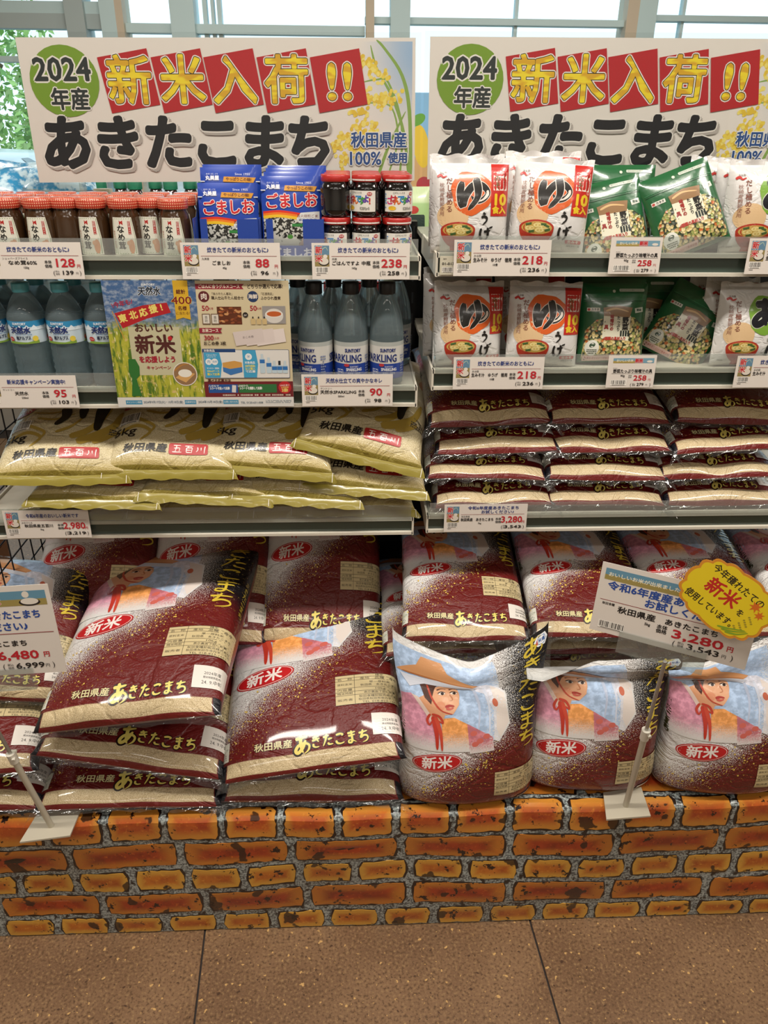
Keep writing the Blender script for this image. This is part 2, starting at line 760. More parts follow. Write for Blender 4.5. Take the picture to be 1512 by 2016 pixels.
window(1, X0, -1.19, [(-1.36, -1.27, alu_d)], [(2.135, 2.185, alu), (2.072, 2.135, alu_d), (.35, .43, alu), (1.93, 1.955, alu)], ())
window(2, -1.19, 0.08, [(-1.194, -1.12, alu), (-1.12, -1.085, beige), (-.86, -.745, alu)], [(2.06, 2.10, alu), (.35, .43, alu)], [(-.71, -.69), (-.67, -.655), (-.64, -.62)])
window(3, 0.08, 1.37, [(.084, .125, beige), (.205, .30, alu)], [(2.112, 2.14, alu), (.35, .43, alu)], [(.822, .838)])
window(4, 1.37, X1, [(1.368, 1.425, beige), (1.425, 1.515, alu)], [(2.14, 2.165, alu), (.35, .43, alu)], [(1.66, 1.675), (2.9, 3.0)])

# outside: pavement, trees, parked car, a pale building
struct(MB().box(-40, 40, WY + .3, 60, -.12, -.02, pmat('#a8a6a0', .9)).build('pavement'))


def foliage(name, label, c, rx, ry, rz, n, seed, cols, leaf=.055):
    rnd = random.Random(seed)
    t = thing(name, label, 'tree', (c[0], c[1], 0))
    mb = MB()
    ms = [pmat(k, .6) for k in cols]
    for i in range(n):
        a, b = rnd.uniform(0, 6.283), math.acos(rnd.uniform(-1, 1))
        rr = rnd.uniform(.55, 1) ** .5 * (1 + .18 * math.sin(5 * a + 3 * b))
        p = Vector((rx * rr * math.sin(b) * math.cos(a), ry * rr * math.sin(b) * math.sin(a), c[2] + rz * rr * math.cos(b)))
        d = Vector((rnd.gauss(0, 1), rnd.gauss(0, 1), rnd.gauss(0, 1))).normalized()
        u = d.orthogonal().normalized()
        s = leaf * rnd.uniform(.6, 1.3)
        mb.poly([p - d * s, p + u * s * .5, p + d * s, p - u * s * .5], rnd.choice(ms))
    o = mb.build('foliage', t)
    o['kind'] = 'stuff'
    mt = MB()
    mt.bar((0, 0, 0), (0, 0, c[2]), .07, pmat('#6b5a48', .9))
    for k in range(5):
        a = k * 1.3
        mt.bar((0, 0, c[2] * .6), (rx * .5 * math.cos(a), ry * .5 * math.sin(a), c[2] + rz * .3), .03, pmat('#6b5a48', .9), 6)
    mt.build('trunk', t)
    return t


GREENS = ['#8fbf66', '#aed47c', '#6f9f54', '#c4de98']
foliage('leafy_tree', 'bright green leafy tree outside the window beyond the parked car', (-4.9, 9.6, 1.9), 1.5, .9, 1.35, 6000, 3, GREENS)
foliage('leafy_tree', 'smaller rounded green shrub outside the window left of the leafy tree', (-8.3, 10.6, 1.35), 1.3, .8, 1.2, 3000, 5, GREENS)
foliage('leafy_tree', 'green tree outside the shop seen between the two big signs', (1.35, 9.5, .7), .9, .7, .65, 900, 7, GREENS)


def car(loc, rz):
    t = thing('parked_car', 'white parked car outside the left window', 'car', loc, (0, 0, rz))
    wht = pmat('#dfe6e8', .25, coat=.5)
    gl = pmat('#5a7076', .1, coat=.5)
    prof = [(-2.1, .35), (-2.15, .75), (-1.9, .95), (-1.25, 1.0), (-.65, 1.42), (.75, 1.46), (1.5, 1.02), (2.05, .92), (2.15, .6), (2.1, .35)]
    b = MB()
    rows = []
    for k, (yy, sc, dz) in enumerate([(-.84, .96, -.02), (-.82, 1, 0), (-.3, 1, .03), (.3, 1, .03), (.82, 1, 0), (.84, .96, -.02)]):
        rows.append([(x * sc, yy * (1 if z < 1.0 else .84), z + (dz if z > 1 else 0)) for x, z in prof])
    b.grid(rows, wht, closed=True)
    b.poly(rows[0], wht)
    b.poly(rows[-1][::-1], wht)
    body = b.build('body', t)
    for sgn in (-1, 1):
        for q in ([(-1.1, 1.03), (-.6, 1.36), (0, 1.38), (0, 1.03)], [(.06, 1.03), (.06, 1.38), (.7, 1.38), (1.25, 1.03)]):
            w = MB()
            w.poly([(x, sgn * (.86 if z < 1.1 else .715), z) for x, z in q], gl)
            w.build('side_window', t)
        for wx in (-1.35, 1.35):
            w = MB()
            w.bar((wx, sgn * .70, .33), (wx, sgn * .87, .33), .33, pmat('#1d1d1f', .7), 20)
            w.bar((wx, sgn * .86, .33), (wx, sgn * .88, .33), .2, pmat('#a7abae', .35, .8), 16)
            w.build('wheel', t)
    w = MB()
    w.poly([(-1.24, -.62, 1.02), (-1.24, .62, 1.02), (-.67, .58, 1.42), (-.67, -.58, 1.42)], gl)
    w.build('windscreen', t)
    return t


car((-3.35, 6.9, -.02), R(168))
# ------------------------------------------------------------------ the display: platform with printed brick sheet, shelves
ZD = 0.356
LX0, LX1, RX0, RX1 = -0.77, 0.122, 0.152, 1.06
FY, BY = 0.25, 0.72       # shelf front and back

plat = thing('display_platform', 'low display platform wrapped in brick patterned sheet under the rice bags', 'platform', (0, 0, 0))
MB().box(-1.3, 1.45, .012, .76, 0.002, ZD - .006, pmat('#3a3632', .8)).build('plinth', plat)


def sheet_y(x, z):
    return (-.0035 * np.sin(3.1 * x + 4 * z + .5) - .0025 * np.sin(9 * x - 14 * z) - .002 * np.sin(23 * x + 9 * z)) * np.clip(z / .1, .2, 1) - .004


def sheet_pt(x, z, off=0.0):
    """z runs up the front, round the edge and back over the top"""
    x, z = np.asarray(x, float), np.asarray(z, float)
    r = .012
    zf = ZD - r
    a = np.clip((z - zf) / (r * math.pi / 2), 0, 1) * math.pi / 2
    flat_ = np.maximum(z - zf - r * math.pi / 2, 0)
    y = sheet_y(x, np.minimum(z, zf)) + r * (1 - np.cos(a)) + flat_ - off * np.cos(a)
    zz = np.minimum(z, zf) + r * np.sin(a) + off * np.sin(a)
    return np.stack([x, y, zz], -1)


def mortar_mat():
    q = NT('printed_mortar')
    v = q.obj()
    n = q.noise(v, 210, 3, .6)
    n2 = q.noise(v, 60, 2, .5)
    c = q.mix(q.step(n, .38, .62), lin('#474c4e'), lin('#a9b2b0'))
    c = q.mix(q.step(n2, .6, .68), c, lin('#26221f'))
    return q.set(Base_Color=c, Roughness=.3, Coat_Weight=.5, Coat_Roughness=.15)


def brick_mat(name, dark, mid, light, edge):
    q = NT(name)
    uv, u, v_ = q.uv()
    o = q.obj()
    d = q.math('MINIMUM', q.math('MINIMUM', u, q.math('SUBTRACT', 1.0, u)), q.math('MULTIPLY', q.math('MINIMUM', v_, q.math('SUBTRACT', 1.0, v_)), .55))
    n1 = q.noise(o, 26, 4, .6)
    n2 = q.noise(o, 120, 3, .6)
    c = q.mix(q.step(n1, .35, .65), lin(mid), lin(dark))
    c = q.mix(q.step(n2, .55, .75), c, lin(light))
    e = q.math('SUBTRACT', q.math('ADD', .17, q.math('MULTIPLY', n1, .12)), d)
    c = q.mix(q.math('MULTIPLY', q.step(e, .0, .20), .8), c, lin(edge))
    n3 = q.noise(o, 38, 5, .7)
    c = q.mix(q.step(n3, .60, .62), c, lin('#1f0f0a'))
    n4 = q.noise(o, 17, 3, .5)
    c = q.mix(q.math('MULTIPLY', q.step(n4, .615, .64), .9), c, lin('#20130c'))
    return q.set(Base_Color=c, Roughness=.3, Coat_Weight=.6, Coat_Roughness=.12)


mort = mortar_mat()
bm_red = brick_mat('printed_red_brick', '#7e2a10', '#a23c18', '#c25f24', '#c07c2c')
bm_yel = brick_mat('printed_orange_brick', '#a4501c', '#c07024', '#d29038', '#d6a642')
bm_mix = brick_mat('printed_orange_red_brick', '#a43c1c', '#bf5a22', '#d07c30', '#cf9238')
dk = pmat('#231712', .35, coat=.5)
sh = MB()
xs = np.linspace(-1.3, 1.45, 160)
zs = np.concatenate([np.linspace(0.002, ZD - .012, 26), ZD + np.array([-.008, -.004, 0, .004, .007, .03, .06, .12, .3])])
sh.grid([[tuple(sheet_pt(x, z)) for x in xs] for z in zs], mort)
sheet = sh.build('brick_print_sheet', plat)
sheet['label'] = 'glossy plastic sheet printed with an orange brick wall'


def zwarp(x, z):
    return z + .010 * math.sin(2.3 * x + 1.2) * math.sin(math.pi * min(max(z / ZD, 0), 1)) + .006 * math.sin(5.5 * x + 9 * z) * math.sin(math.pi * min(max(z / ZD, 0), 1))


def brick(x0, x1, z0, z1, m, seed):
    rnd = random.Random(seed)

    def outline(pad, jit):
        q = []
        a, b, c, d = x0 - pad, x1 + pad, z0 - pad, z1 + pad
        n = max(4, int((b - a) / .014))
        k = max(3, int((d - c) / .014))
        r = .005
        for i in range(n + 1):
            t = i / n
            q.append((a + r + (b - a - 2 * r) * t, c))
        for i in range(1, k):
            q.append((b, c + (d - c) * i / k))
        for i in range(n + 1):
            t = i / n
            q.append((b - r - (b - a - 2 * r) * t, d))
        for i in range(1, k):
            q.append((a, d - (d - c) * i / k))
        return [(x + rnd.uniform(-jit, jit), z + rnd.uniform(-jit, jit)) for x, z in q]
    mb = MB()
    if z0 < ZD < z1:
        for pad, off, mm in ((.0042, .0006, dk), (0, .0014, m)):
            a, b, c, d = x0 - pad, x1 + pad, z0 - pad, z1 + pad
            nu, nv = 8, 9
            rows_, uvr = [], []
            for j in range(nv):
                t = j / (nv - 1)
                rr, ur = [], []
                for i in range(nu):
                    s_ = i / (nu - 1)
                    jx = rnd.uniform(-.0024, .0024) if i in (0, nu - 1) else 0
                    jz = rnd.uniform(-.0024, .0024) if j in (0, nv - 1) else 0
                    inset = .004 if j in (0, nv - 1) and i in (0, nu - 1) else 0
                    xx = a + (b - a) * s_ + jx + (inset if i == 0 else -inset)
                    zz = c + (d - c) * t + jz
                    rr.append(sheet_pt(xx, zwarp(xx, zz) if zz < ZD else zz, off))
                    ur.append((s_, t))
                rows_.append([tuple(p) for p in rr])
                uvr.append(ur)
            mb.grid(rows_, mm, smooth=False, uvrows=uvr)
        return mb.build('brick', sheet)
    for pad, jit, off, mm in ((.0030, .0026, .0006, dk), (0, .0022, .0013, m)):
        o = outline(pad, jit)
        cx, cz = sum(p[0] for p in o) / len(o), sum(p[1] for p in o) / len(o)
        f = lambda x, z, of=off: sheet_pt(x, zwarp(x, max(z, .004)), of)
        ring1 = [f(x, z) for x, z in o]
        ring0 = [f(x, z, 0.0) for x, z in o]
        inner = [f(cx + (x - cx) * .45, cz + (z - cz) * .45) for x, z in o]
        uvr = [((x - x0) / (x1 - x0), (z - z0) / (z1 - z0)) for x, z in o]
        uvi = [((cx + (x - cx) * .45 - x0) / (x1 - x0), (cz + (z - cz) * .45 - z0) / (z1 - z0)) for x, z in o]
        nn = len(o)
        for i in range(nn):
            j = (i + 1) % nn
            mb.poly([ring0[i], ring0[j], ring1[j], ring1[i]], mm, [(0, 0)] * 4)
            mb.poly([ring1[i], ring1[j], inner[j], inner[i]], mm, [uvr[i], uvr[j], uvi[j], uvi[i]])
        mb.poly(inner, mm, uvi)
    return mb.build('brick', sheet)


gap = .0205
rows = [(0.296, 0.377, .1015, 'h', .02), (.2185, .279, .216, 's', -.045), (.1465, .2005, .1015, 'h', .055), (.070, .128, .207, 's', .03), (.004, .051, .1015, 'h', -.01)]
sd = 11
for z0, z1, w, kind, x_off in rows:
    x = -1.27 + x_off
    i = 0
    while x + w < 1.43:
        m = bm_red if kind == 's' else (bm_mix if z0 > .2 else bm_yel)
        brick(x, x + w, z0, z1, m, sd)
        sd += 1
        i += 1
        x += w + gap
# loose row that turns over the top edge
x = -1.2
while x + .22 < 1.43:
    brick(x, x + .222, ZD + .037, ZD + .10, bm_red, sd)
    sd += 1
    x += .222 + gap

# ---- shelves
cream = pmat('#cfc9ba', .45, coat=.2)
railg = NT('shelf_rail_green')
railg = railg.set(Base_Color=lin('#3d4a43'), Roughness=.18, Coat_Weight=.5)
white = pmat('#d6d3cb', .5)
black = pmat('#0d0e12', .45)


def shelf(name_label, x0, x1, zb, yf=FY, lip=.03, depth_back=BY):
    """zb = underside of the front rail; shelf surface is zb+.032"""
    t = thing('shelf', name_label, 'shelf', ((x0 + x1) / 2, yf, zb))
    w = (x1 - x0) / 2
    MB().box(-w, w, .012, depth_back - yf, .020, .030, cream).build('board', t)
    r = MB()
    r.box(-w, w, .004, .012, .0, .034, railg)
    r.box(-w, w, -.004, .012, -.003, .003, cream)
    r.box(-w, w, -.004, .012, .029, .036, cream)
    r.build('price_rail', t)
    for s in (-1, 1):
        MB().box(s * w - .002, s * w + .002, -.004, .30, -.004, .036, cream).build('end_bracket', t)
    if lip:
        MB().box(-w + .004, w - .004, -.0055, -.0042, .030, .036 + lip, LIP).build('clear_lip', t)
    return t


SL1, SL2, SL3 = 1.411, 1.173, 0.893
SR1, SR2, SR3 = 1.417, 1.206, 0.897
shelf('top shelf of the left bay holding jars and blue seasoning pouches', LX0, LX1, SL1)
shelf('middle shelf of the left bay holding water bottles', LX0, LX1, SL2)
shelf('lowest shelf of the left bay holding golden rice bags', LX0, LX1, SL3)
shelf('top shelf of the right bay holding miso soup packs', RX0, RX1, SR1)
shelf('middle shelf of the right bay under the upper miso soup packs', RX0, RX1, SR2)
shelf('lowest shelf of the right bay holding stacked maroon rice bags', RX0, RX1, SR3)
SURF = .0305     # surface above rail underside

# ---- uprights, back panels, wire mesh
def upright(label, x, top):
    t = thing('shelf_upright', label, 'upright', (x, .70, ZD))
    b = MB().box(-.016, .016, 0, .035, 0, top - ZD, black)
    b.build('post', t)
    sl = MB()
    for k in range(int((top - ZD) / .05)):
        for dx in (-.008, .008):
            sl.box(dx - .002, dx + .002, -.0012, -.0002, k * .05 + .02, k * .05 + .045, pmat('#3b3d42', .5))
    sl.build('slot_row', t)
    return t


upright('black slotted upright post between the two bays', .137, 1.46)
upright('black slotted upright post beside the wire side panel', LX0 - .02, 1.46)
upright('black slotted upright post at the right end of the right bay', RX1 + .02, 1.46)


def mesh_panel(label, o, u, w, nu, nw, r=.0018, name='wire_mesh_panel', m=None):
    t = thing(name, label, 'wire panel', o)
    mm = m or black
    o0 = Vector((0, 0, 0))
    u, w = Vector(u), Vector(w)
    for i in range(nu + 1):
        MB().bar(u * (i / nu), u * (i / nu) + w, r, mm, 5).build('wire', t)
    for j in range(nw + 1):
        MB().bar(w * (j / nw), w * (j / nw) + u, r, mm, 5).build('wire', t)
    return t


mesh_panel('black wire grid behind the left bay', (LX0, .715, ZD + .03), (LX1 - LX0, 0, 0), (0, 0, 1.05), 16, 18)
mesh_panel('black wire grid side panel left of the golden rice bags', (LX0 - .012, .22, ZD + .08), (0, .44, 0), (0, 0, .82), 8, 15)
tag(MB().box(RX0, RX1, .735, .745, ZD, 1.43, pmat('#15161a', .6)).build('back_panel'), 'dark back panel closing the right bay', 'panel')
tag(MB().box(LX0, LX1, .735, .745, ZD, 1.12, pmat('#15161a', .6)).build('back_panel'), 'dark back panel behind the golden rice bags', 'panel')
for k, (a, b) in enumerate(((.06, .20), (.26, .44))):
    dv = thing('shelf_divider', ['clear plastic divider standing at the left end of the right bay middle shelf', 'clear plastic divider beside the golden rice bags'][k], 'divider', (RX0 + .004 if k == 0 else RX0 + .004, FY, (SR2 if k == 0 else SR3) + .03))
    d = MB()
    d.poly([(0, 0, 0), (0, .22, 0), (0, .22, .05), (0, .0, .02)] if k else [(0, -.01, 0), (0, .2, 0), (0, .2, .12), (0, .05, .085), (0, -.01, .03)], ACRYL)
    d.poly([(.0015, y, z) for y, z in ((0, 0), (.2, 0), (.2, .05), (0, .02))], ACRYL)
    d.build('plate', dv)
# ------------------------------------------------------------------ rice bags
def waves(seed, n=7, k0=12, k1=45):
    rnd = random.Random(seed)
    return [(rnd.uniform(0, 6.283), rnd.uniform(k0, k1), rnd.uniform(0, 6.283)) for _ in range(n)]


def wavesum(W, x, y):
    s = 0
    for a, k, ph in W:
        s = s + np.sin(k * (x * math.cos(a) + y * math.sin(a)) + ph) * (14 / k)
    return s / len(W)


def superhalf(n, b, total):
    """half super-ellipse of height b whose arc length is total -> tables s, y(0..2a), z/b"""
    th = np.linspace(0, math.pi, 241)
    lo, hi = total * .2, total * .55
    for _ in range(40):
        a = (lo + hi) / 2
        y = a * (1 - np.sign(np.cos(th)) * np.abs(np.cos(th)) ** (2 / n))
        z = b * np.abs(np.sin(th)) ** (2 / n)
        s = np.concatenate([[0], np.cumsum(np.hypot(np.diff(y), np.diff(z)))])
        if s[-1] > total:
            hi = a
        else:
            lo = a
    return s / s[-1], y, z / b, a


class LyingBag:
    """pillow bag lying flat; X across, Y from the front seam to the back seam of the upper panel; seam plane z=0"""

    def __init__(s, W, L, tt, tb, seed, n=3.0, m=3.4, wr=.0035, ear=.05, sag=0.0, dent=0.0):
        s.W, s.L, s.tt, s.tb, s.seed, s.wr, s.ear, s.sag, s.dent = W, L, tt, tb, seed, wr, ear, sag, dent
        s.tabL = superhalf(n, tt, L)
        s.tabW = superhalf(m, tt * .9, W)
        s.w1, s.w2 = waves(seed), waves(seed + 50, 5, 60, 140)
        s.len = s.tabL[1][-1]
        s.wid = s.tabW[1][-1]

    def base(s, X, Y, top=True):
        p, q = np.clip(X / s.W, 0, 1), np.clip(Y / s.L, 0, 1)
        y = np.interp(q, s.tabL[0], s.tabL[1])
        hz = np.interp(q, s.tabL[0], s.tabL[2])
        x = np.interp(p, s.tabW[0], s.tabW[1]) - s.wid / 2
        hs = np.interp(p, s.tabW[0], s.tabW[2])
        h = hz * hs
        x = x * (1 + s.ear * (1 - hz) ** 2)
        wv = wavesum(s.w1, X, Y) * s.wr + wavesum(s.w2, X, Y) * s.wr * .25
        endr = np.sin(38 * x + s.seed) * np.exp(-np.minimum(q, 1 - q) / .07) * s.wr * 1.2
        if top:
            z = s.tt * h + (wv + endr) * np.minimum(1, h * 2.2) - s.dent * np.exp(-((p - .5) ** 2) / .01) * np.exp(-q / .2) * np.minimum(1, h * 3)
        else:
            z = -s.tb * np.minimum(1, h * 1.25) ** .8 + endr * .3 * np.minimum(1, h * 2)
        seamw = np.sin(11 * x + s.seed * 1.7) * .004 * (1 - hz) ** 2
        z = z + seamw - s.sag * (2 * x / s.wid) ** 2
        return np.stack([x, y, z], -1)

    def surf(s, X, Y, off=0.0, top=True):
        P = s.base(X, Y, top)
        if np.any(off != 0.0):
            d = .0015
            a = s.base(np.clip(X + d, 0, s.W), Y, top) - s.base(np.clip(X - d, 0, s.W), Y, top)
            b = s.base(X, np.clip(Y + d, 0, s.L), top) - s.base(X, np.clip(Y - d, 0, s.L), top)
            n = np.cross(a, b)
            n /= np.maximum(np.linalg.norm(n, axis=-1, keepdims=True), 1e-12)
            P = P + n * (off if top else -off)
        return P

    def edge_samples(s, k):
        t = np.linspace(0, 1, k)
        return t - .10 * np.sin(2 * math.pi * t) / (2 * math.pi) * 2.2


def bag_body(S, mtop, mbot, nu=36, nv=52):
    mb = MB()
    us, vs = S.edge_samples(nu) * S.W, S.edge_samples(nv) * S.L
    for top, m in ((True, mtop), (False, mbot)):
        rows, uvs = [], []
        for v in vs:
            P = S.surf(us, np.full_like(us, v), 0.0, top)
            if not top:
                P = P[::-1]
            rows.append([tuple(q) for q in P])
            uvs.append([((u / S.W) if top else (1 - u / S.W), v / S.L) for u in us])
        mb.grid(rows, m, uvrows=uvs)
    return mb


def fin(S, at, w, m, droop=.4, n=34, amp=.004, over=.012, prof=1.0):
    """flat sealed strip beyond a seam"""
    mb = MB()
    us = np.linspace(0, 1, n) * S.W
    P = S.surf(us, np.full_like(us, at * S.L))
    sgn = -1 if at == 0 else 1
    rows = []
    kk = 5
    for j in range(kk + 1):
        t = j / kk
        row = []
        for i, p in enumerate(P):
            u = i / (n - 1) * 2 - 1
            cw = w * (prof + (1 - prof) * abs(u) ** 4)
            row.append((p[0] + u * over * t, p[1] + sgn * cw * t * (1 - .25 * droop),
                        p[2] - cw * t * droop * (.5 + .5 * t) + amp * t * math.sin(9 * u * 2 + S.seed + 3 * t) + amp * t * .8 * math.sin(23 * u + S.seed * 2)))
        rows.append(row)
    mb.grid(rows, m)
    return mb


def maroon_mat(name, wide):
    """panel of the maroon bag: white rice snow fading by speckle into maroon, black upper right, rice window at the foot"""
    q = NT(name)
    uv, u, v = q.uv()
    mp = q.n('ShaderNodeMapping')
    q.l(uv, mp.inputs['Vector'])
    mp.inputs['Scale'].default_value = (1.0, 1.5, 1)
    vec = mp.outputs[0]
    fine = q.noise(vec, 200 if wide else 160, 2, .6)
    soft = q.noise(vec, 7, 2, .5)
    # diagonal: white on the left/top, maroon on the right/bottom
    curve = q.math('ADD', q.math('MULTIPLY', u, .62), .17)
    d = q.math('SUBTRACT', v, curve)
    d = q.math('ADD', d, q.math('MULTIPLY', q.math('SUBTRACT', soft, .5), .12))
    right = q.math('SUBTRACT', .70, u)
    d = q.math('MINIMUM', d, q.math('MULTIPLY', right, .9))
    dith = q.math('ADD', d, q.math('MULTIPLY', q.math('SUBTRACT', fine, .5), .80))
    wht = q.step(dith, -.02, .03)
    mar = q.mix(q.step(fine, .3, .7), lin('#581514'), lin('#6c1c1a'))
    blk = q.math('MULTIPLY', q.step(q.math('ADD', v, q.math('MULTIPLY', u, .45)), .84, 1.02), q.step(u, .56, .72))
    mar = q.mix(blk, mar, lin('#0f0d12'))
    # gold flecks along the edge of the snow
    gold = q.noise(vec, 62, 3, .7)
    band = q.math('MULTIPLY', q.step(d, -.30, -.14), q.step(d, .06, -.04))
    gf = q.math('MULTIPLY', q.step(gold, .64, .66), band)
    mar = q.mix(gf, mar, lin('#d6b650'))
    c = q.mix(wht, mar, lin('#d9d8d6'))
    # rice window band at both ends
    rice = q.mix(q.step(q.noise(vec, 230, 2, .6), .35, .65), lin('#a58f69'), lin('#dccaa4'))
    w1 = q.math('MULTIPLY', q.step(v, .022, .026), q.step(v, .086, .081))
    w1 = q.math('MULTIPLY', w1, q.math('MULTIPLY', q.step(u, .095, .10), q.step(u, .905, .90)))
    c = q.mix(w1, c, rice)
    low = q.step(v, .026, .022)
    c = q.mix(low, c, lin('#6a1b19'))
    corner = q.math('MULTIPLY', q.step(v, .088, .083), q.math('SUBTRACT', 1.0, q.math('MULTIPLY', q.step(u, .09, .095), q.step(u, .91, .905))))
    c = q.mix(corner, c, lin('#0e0e16'))
    q.bump(q.math('ADD', q.math('ADD', q.noise(vec, 85, 2, .5), q.math('MULTIPLY', q.noise(vec, 18, 3, .6), 2.0)), q.math('MULTIPLY', q.crease(vec, 4.5, .06), 1.3)), .62, .0020)
    return q.set(Base_Color=c, Roughness=.38, Coat_Weight=.5, Coat_Roughness=.07, Specular_IOR_Level=.35)


M5, M10 = maroon_mat('maroon_bag_film', False), maroon_mat('maroon_bag_film_large', True)
MBOT = pmat('#6a1b19', .35, coat=.4)


def gold_mat():
    q = NT('golden_bag_film')
    uv, u, v = q.uv()
    mp = q.n('ShaderNodeMapping')
    q.l(uv, mp.inputs['Vector'])
    mp.inputs['Scale'].default_value = (1, 1.5, 1)
    vec = mp.outputs[0]
    fine = q.noise(vec, 110, 3, .6)
    rice = q.mix(q.step(fine, .35, .65), lin('#b3a47c'), lin('#d0c4a2'))
    pale = q.mix(q.step(q.noise(vec, 9, 2), .35, .65), lin('#cbbf98'), lin('#ddd5bb'))
    c = q.mix(q.step(v, .35, .55), rice, pale)
    c = q.mix(q.math('MULTIPLY', q.step(v, .085, .03), .6), c, lin('#a8923a'))
    c = q.mix(q.step(v, .026, .022), c, lin('#85762c'))
    q.bump(q.math('ADD', q.noise(vec, 120, 2, .5), q.math('ADD', q.math('MULTIPLY', q.noise(vec, 14, 3, .6), 2.3), q.math('MULTIPLY', q.crease(vec, 4.0, .06), 1.6))), .55, .0020)
    return q.set(Base_Color=c, Roughness=.36, Coat_Weight=.5, Coat_Roughness=.07)


MG = gold_mat()
MGB = pmat('#c9c0ae', .45, coat=.3)


def kimono(name, colr, lo=.50, hi=.60):
    q = NT(name)
    uv, u, v = q.uv()
    mp = q.n('ShaderNodeMapping')
    q.l(uv, mp.inputs['Vector'])
    mp.inputs['Scale'].default_value = (1, 1.5, 1)
    f = q.noise(mp.outputs[0], 120, 2, .6)
    s = q.noise(mp.outputs[0], 26, 3, .6)
    d = q.math('ADD', v, q.math('MULTIPLY', q.math('SUBTRACT', f, .5), .10))
    base = q.mix(q.step(s, .4, .65), lin(colr), tuple(min(1, x * 1.35 + .04) for x in lin(colr)[:3]) + (1,))
    rr = q.math('SUBTRACT', q.math('ADD', .80, q.math('MULTIPLY', q.math('SUBTRACT', f, .5), .5)), u)
    c = q.mix(q.math('MULTIPLY', q.step(d, lo, hi), q.step(rr, .12, .18)), lin('#d9d8d6'), base)
    return q.set(Base_Color=c, Roughness=.35, Coat_Weight=.5, Coat_Roughness=.16)


KPINK, KORANGE, KFLOWER = kimono('kimono_pink', '#c4859b'), kimono('kimono_orange', '#d58f4a'), kimono('kimono_flower', '#b56a74', .48, .56)
KBLUE, KSCARF = kimono('pale_blue_print', '#9db4d2', .50, .60), kimono('scarf_print', '#c9cbd8', .50, .6)


def woman(P, W, L):
    """printed figure of a woman in a straw hat, waist up, on the upper left of the panel"""
    f = lambda pts: [(a * W, b * L) for a, b in pts]
    P.poly(f([(.03, .97), (.62, .97), (.66, .8), (.64, .55), (.30, .52), (.05, .62), (.03, .8)]), KBLUE)
    P.lv(2)
    # scarf hanging from the hat over the raised arm
    P.poly(f([(.46, .83), (.58, .82), (.70, .76), (.73, .62), (.66, .54), (.63, .55), (.63, .68), (.57, .76), (.48, .78)]), KSCARF)
    P.poly(f([(.60, .80), (.69, .755), (.725, .63), (.67, .56), (.645, .60), (.645, .70)]), '#ddd3cc')
    P.stroke(f([(.50, .79), (.54, .70), (.53, .60)]), .018 * W, '#b8c4dc')
    P.stroke(f([(.56, .79), (.60, .70), (.60, .58)]), .016 * W, '#cfd6e6')
    P.oval(.635 * W, .72 * L, .016 * W, .02 * L, '#c46a50', 20)
    # kimono
    P.lv(2)
    P.poly(f([(.05, .765), (.13, .77), (.22, .70), (.29, .62), (.33, .50), (.08, .50), (.02, .60)]), KPINK)
    P.poly(f([(.30, .655), (.38, .66), (.47, .625), (.475, .50), (.31, .50)]), KORANGE)
    P.poly(f([(.46, .63), (.62, .565), (.63, .50), (.475, .49)]), KFLOWER)
    for (a, b) in ((.50, .585), (.54, .55), (.58, .57), (.51, .535)):
        P.oval(a * W, b * L, .022 * W, .012 * L, '#c9655a', 15)
    P.lv(5)
    # neck and face
    P.poly(f([(.16, .745), (.22, .765), (.33, .68), (.31, .645), (.26, .62)]), '#d59a74')
    P.poly(f([(.13, .768), (.17, .755), (.265, .635), (.25, .62)]), '#dcc6bb')
    P.oval(.335 * W, .745 * L, .086 * W, .064 * L, '#d9a27c', -12)
    P.poly(f([(.28, .70), (.33, .672), (.375, .675), (.415, .71), (.42, .75), (.35, .76)]), '#dca783')
    P.oval(.30 * W, .712 * L, .030 * W, .018 * L, '#d48f6c')
    P.lv(8)
    # hair
    P.poly(f([(.19, .82), (.33, .835), (.285, .80), (.255, .75), (.245, .72), (.21, .75)]), '#4a2a20')
    # eyes, brows, nose, lips
    for x in (.315, .387):
        P.lv(9)
        P.stroke(f([(x - .028, .776), (x, .784), (x + .026, .779)]), .009 * W, '#5a3626')
        P.oval(x * W, .760 * L, .021 * W, .0062 * L, '#e6d8cc')
        P.oval((x + .004) * W, .760 * L, .010 * W, .0062 * L, '#2a1a16')
        P.stroke(f([(x - .024, .762), (x, .768), (x + .024, .762)]), .006 * W, '#33201a')
    P.stroke(f([(.362, .755), (.378, .733), (.358, .728)]), .007 * W, '#b9764f')
    P.stroke(f([(.328, .706), (.355, .710), (.385, .706)]), .016 * W, '#a83a33')
    P.stroke(f([(.334, .701), (.356, .697), (.380, .701)]), .014 * W, '#c25a4e')
    P.lv(9)
    # hat and white scarf under the brim
    P.poly(f([(.08, .855), (.30, .845), (.52, .80), (.50, .775), (.36, .80), (.22, .815), (.13, .80)]), '#cdd2de')
    P.poly(f([(.05, .865), (.19, .91), (.22, .955), (.33, .955), (.36, .905), (.53, .825), (.50, .805), (.30, .845), (.12, .862)]), '#cf9666')
    P.stroke(f([(.10, .865), (.3, .85), (.50, .81)]), .010 * W, '#a9683c')
    P.lv(12)
    # cords and the knotted red ribbon
    P.stroke(f([(.235, .81), (.25, .75), (.30, .695), (.37, .675)]), .012 * W, '#b8442f')
    P.stroke(f([(.235, .675), (.215, .645), (.23, .625), (.255, .655)]), .016 * W, '#b83a28')
    P.stroke(f([(.245, .675), (.29, .665), (.31, .635), (.27, .65)]), .016 * W, '#b83a28')
    P.stroke(f([(.25, .665), (.27, .59), (.275, .51)]), .030 * W, '#b93324')
    P.stroke(f([(.265, .665), (.295, .59), (.305, .505)]), .024 * W, '#c4452f')


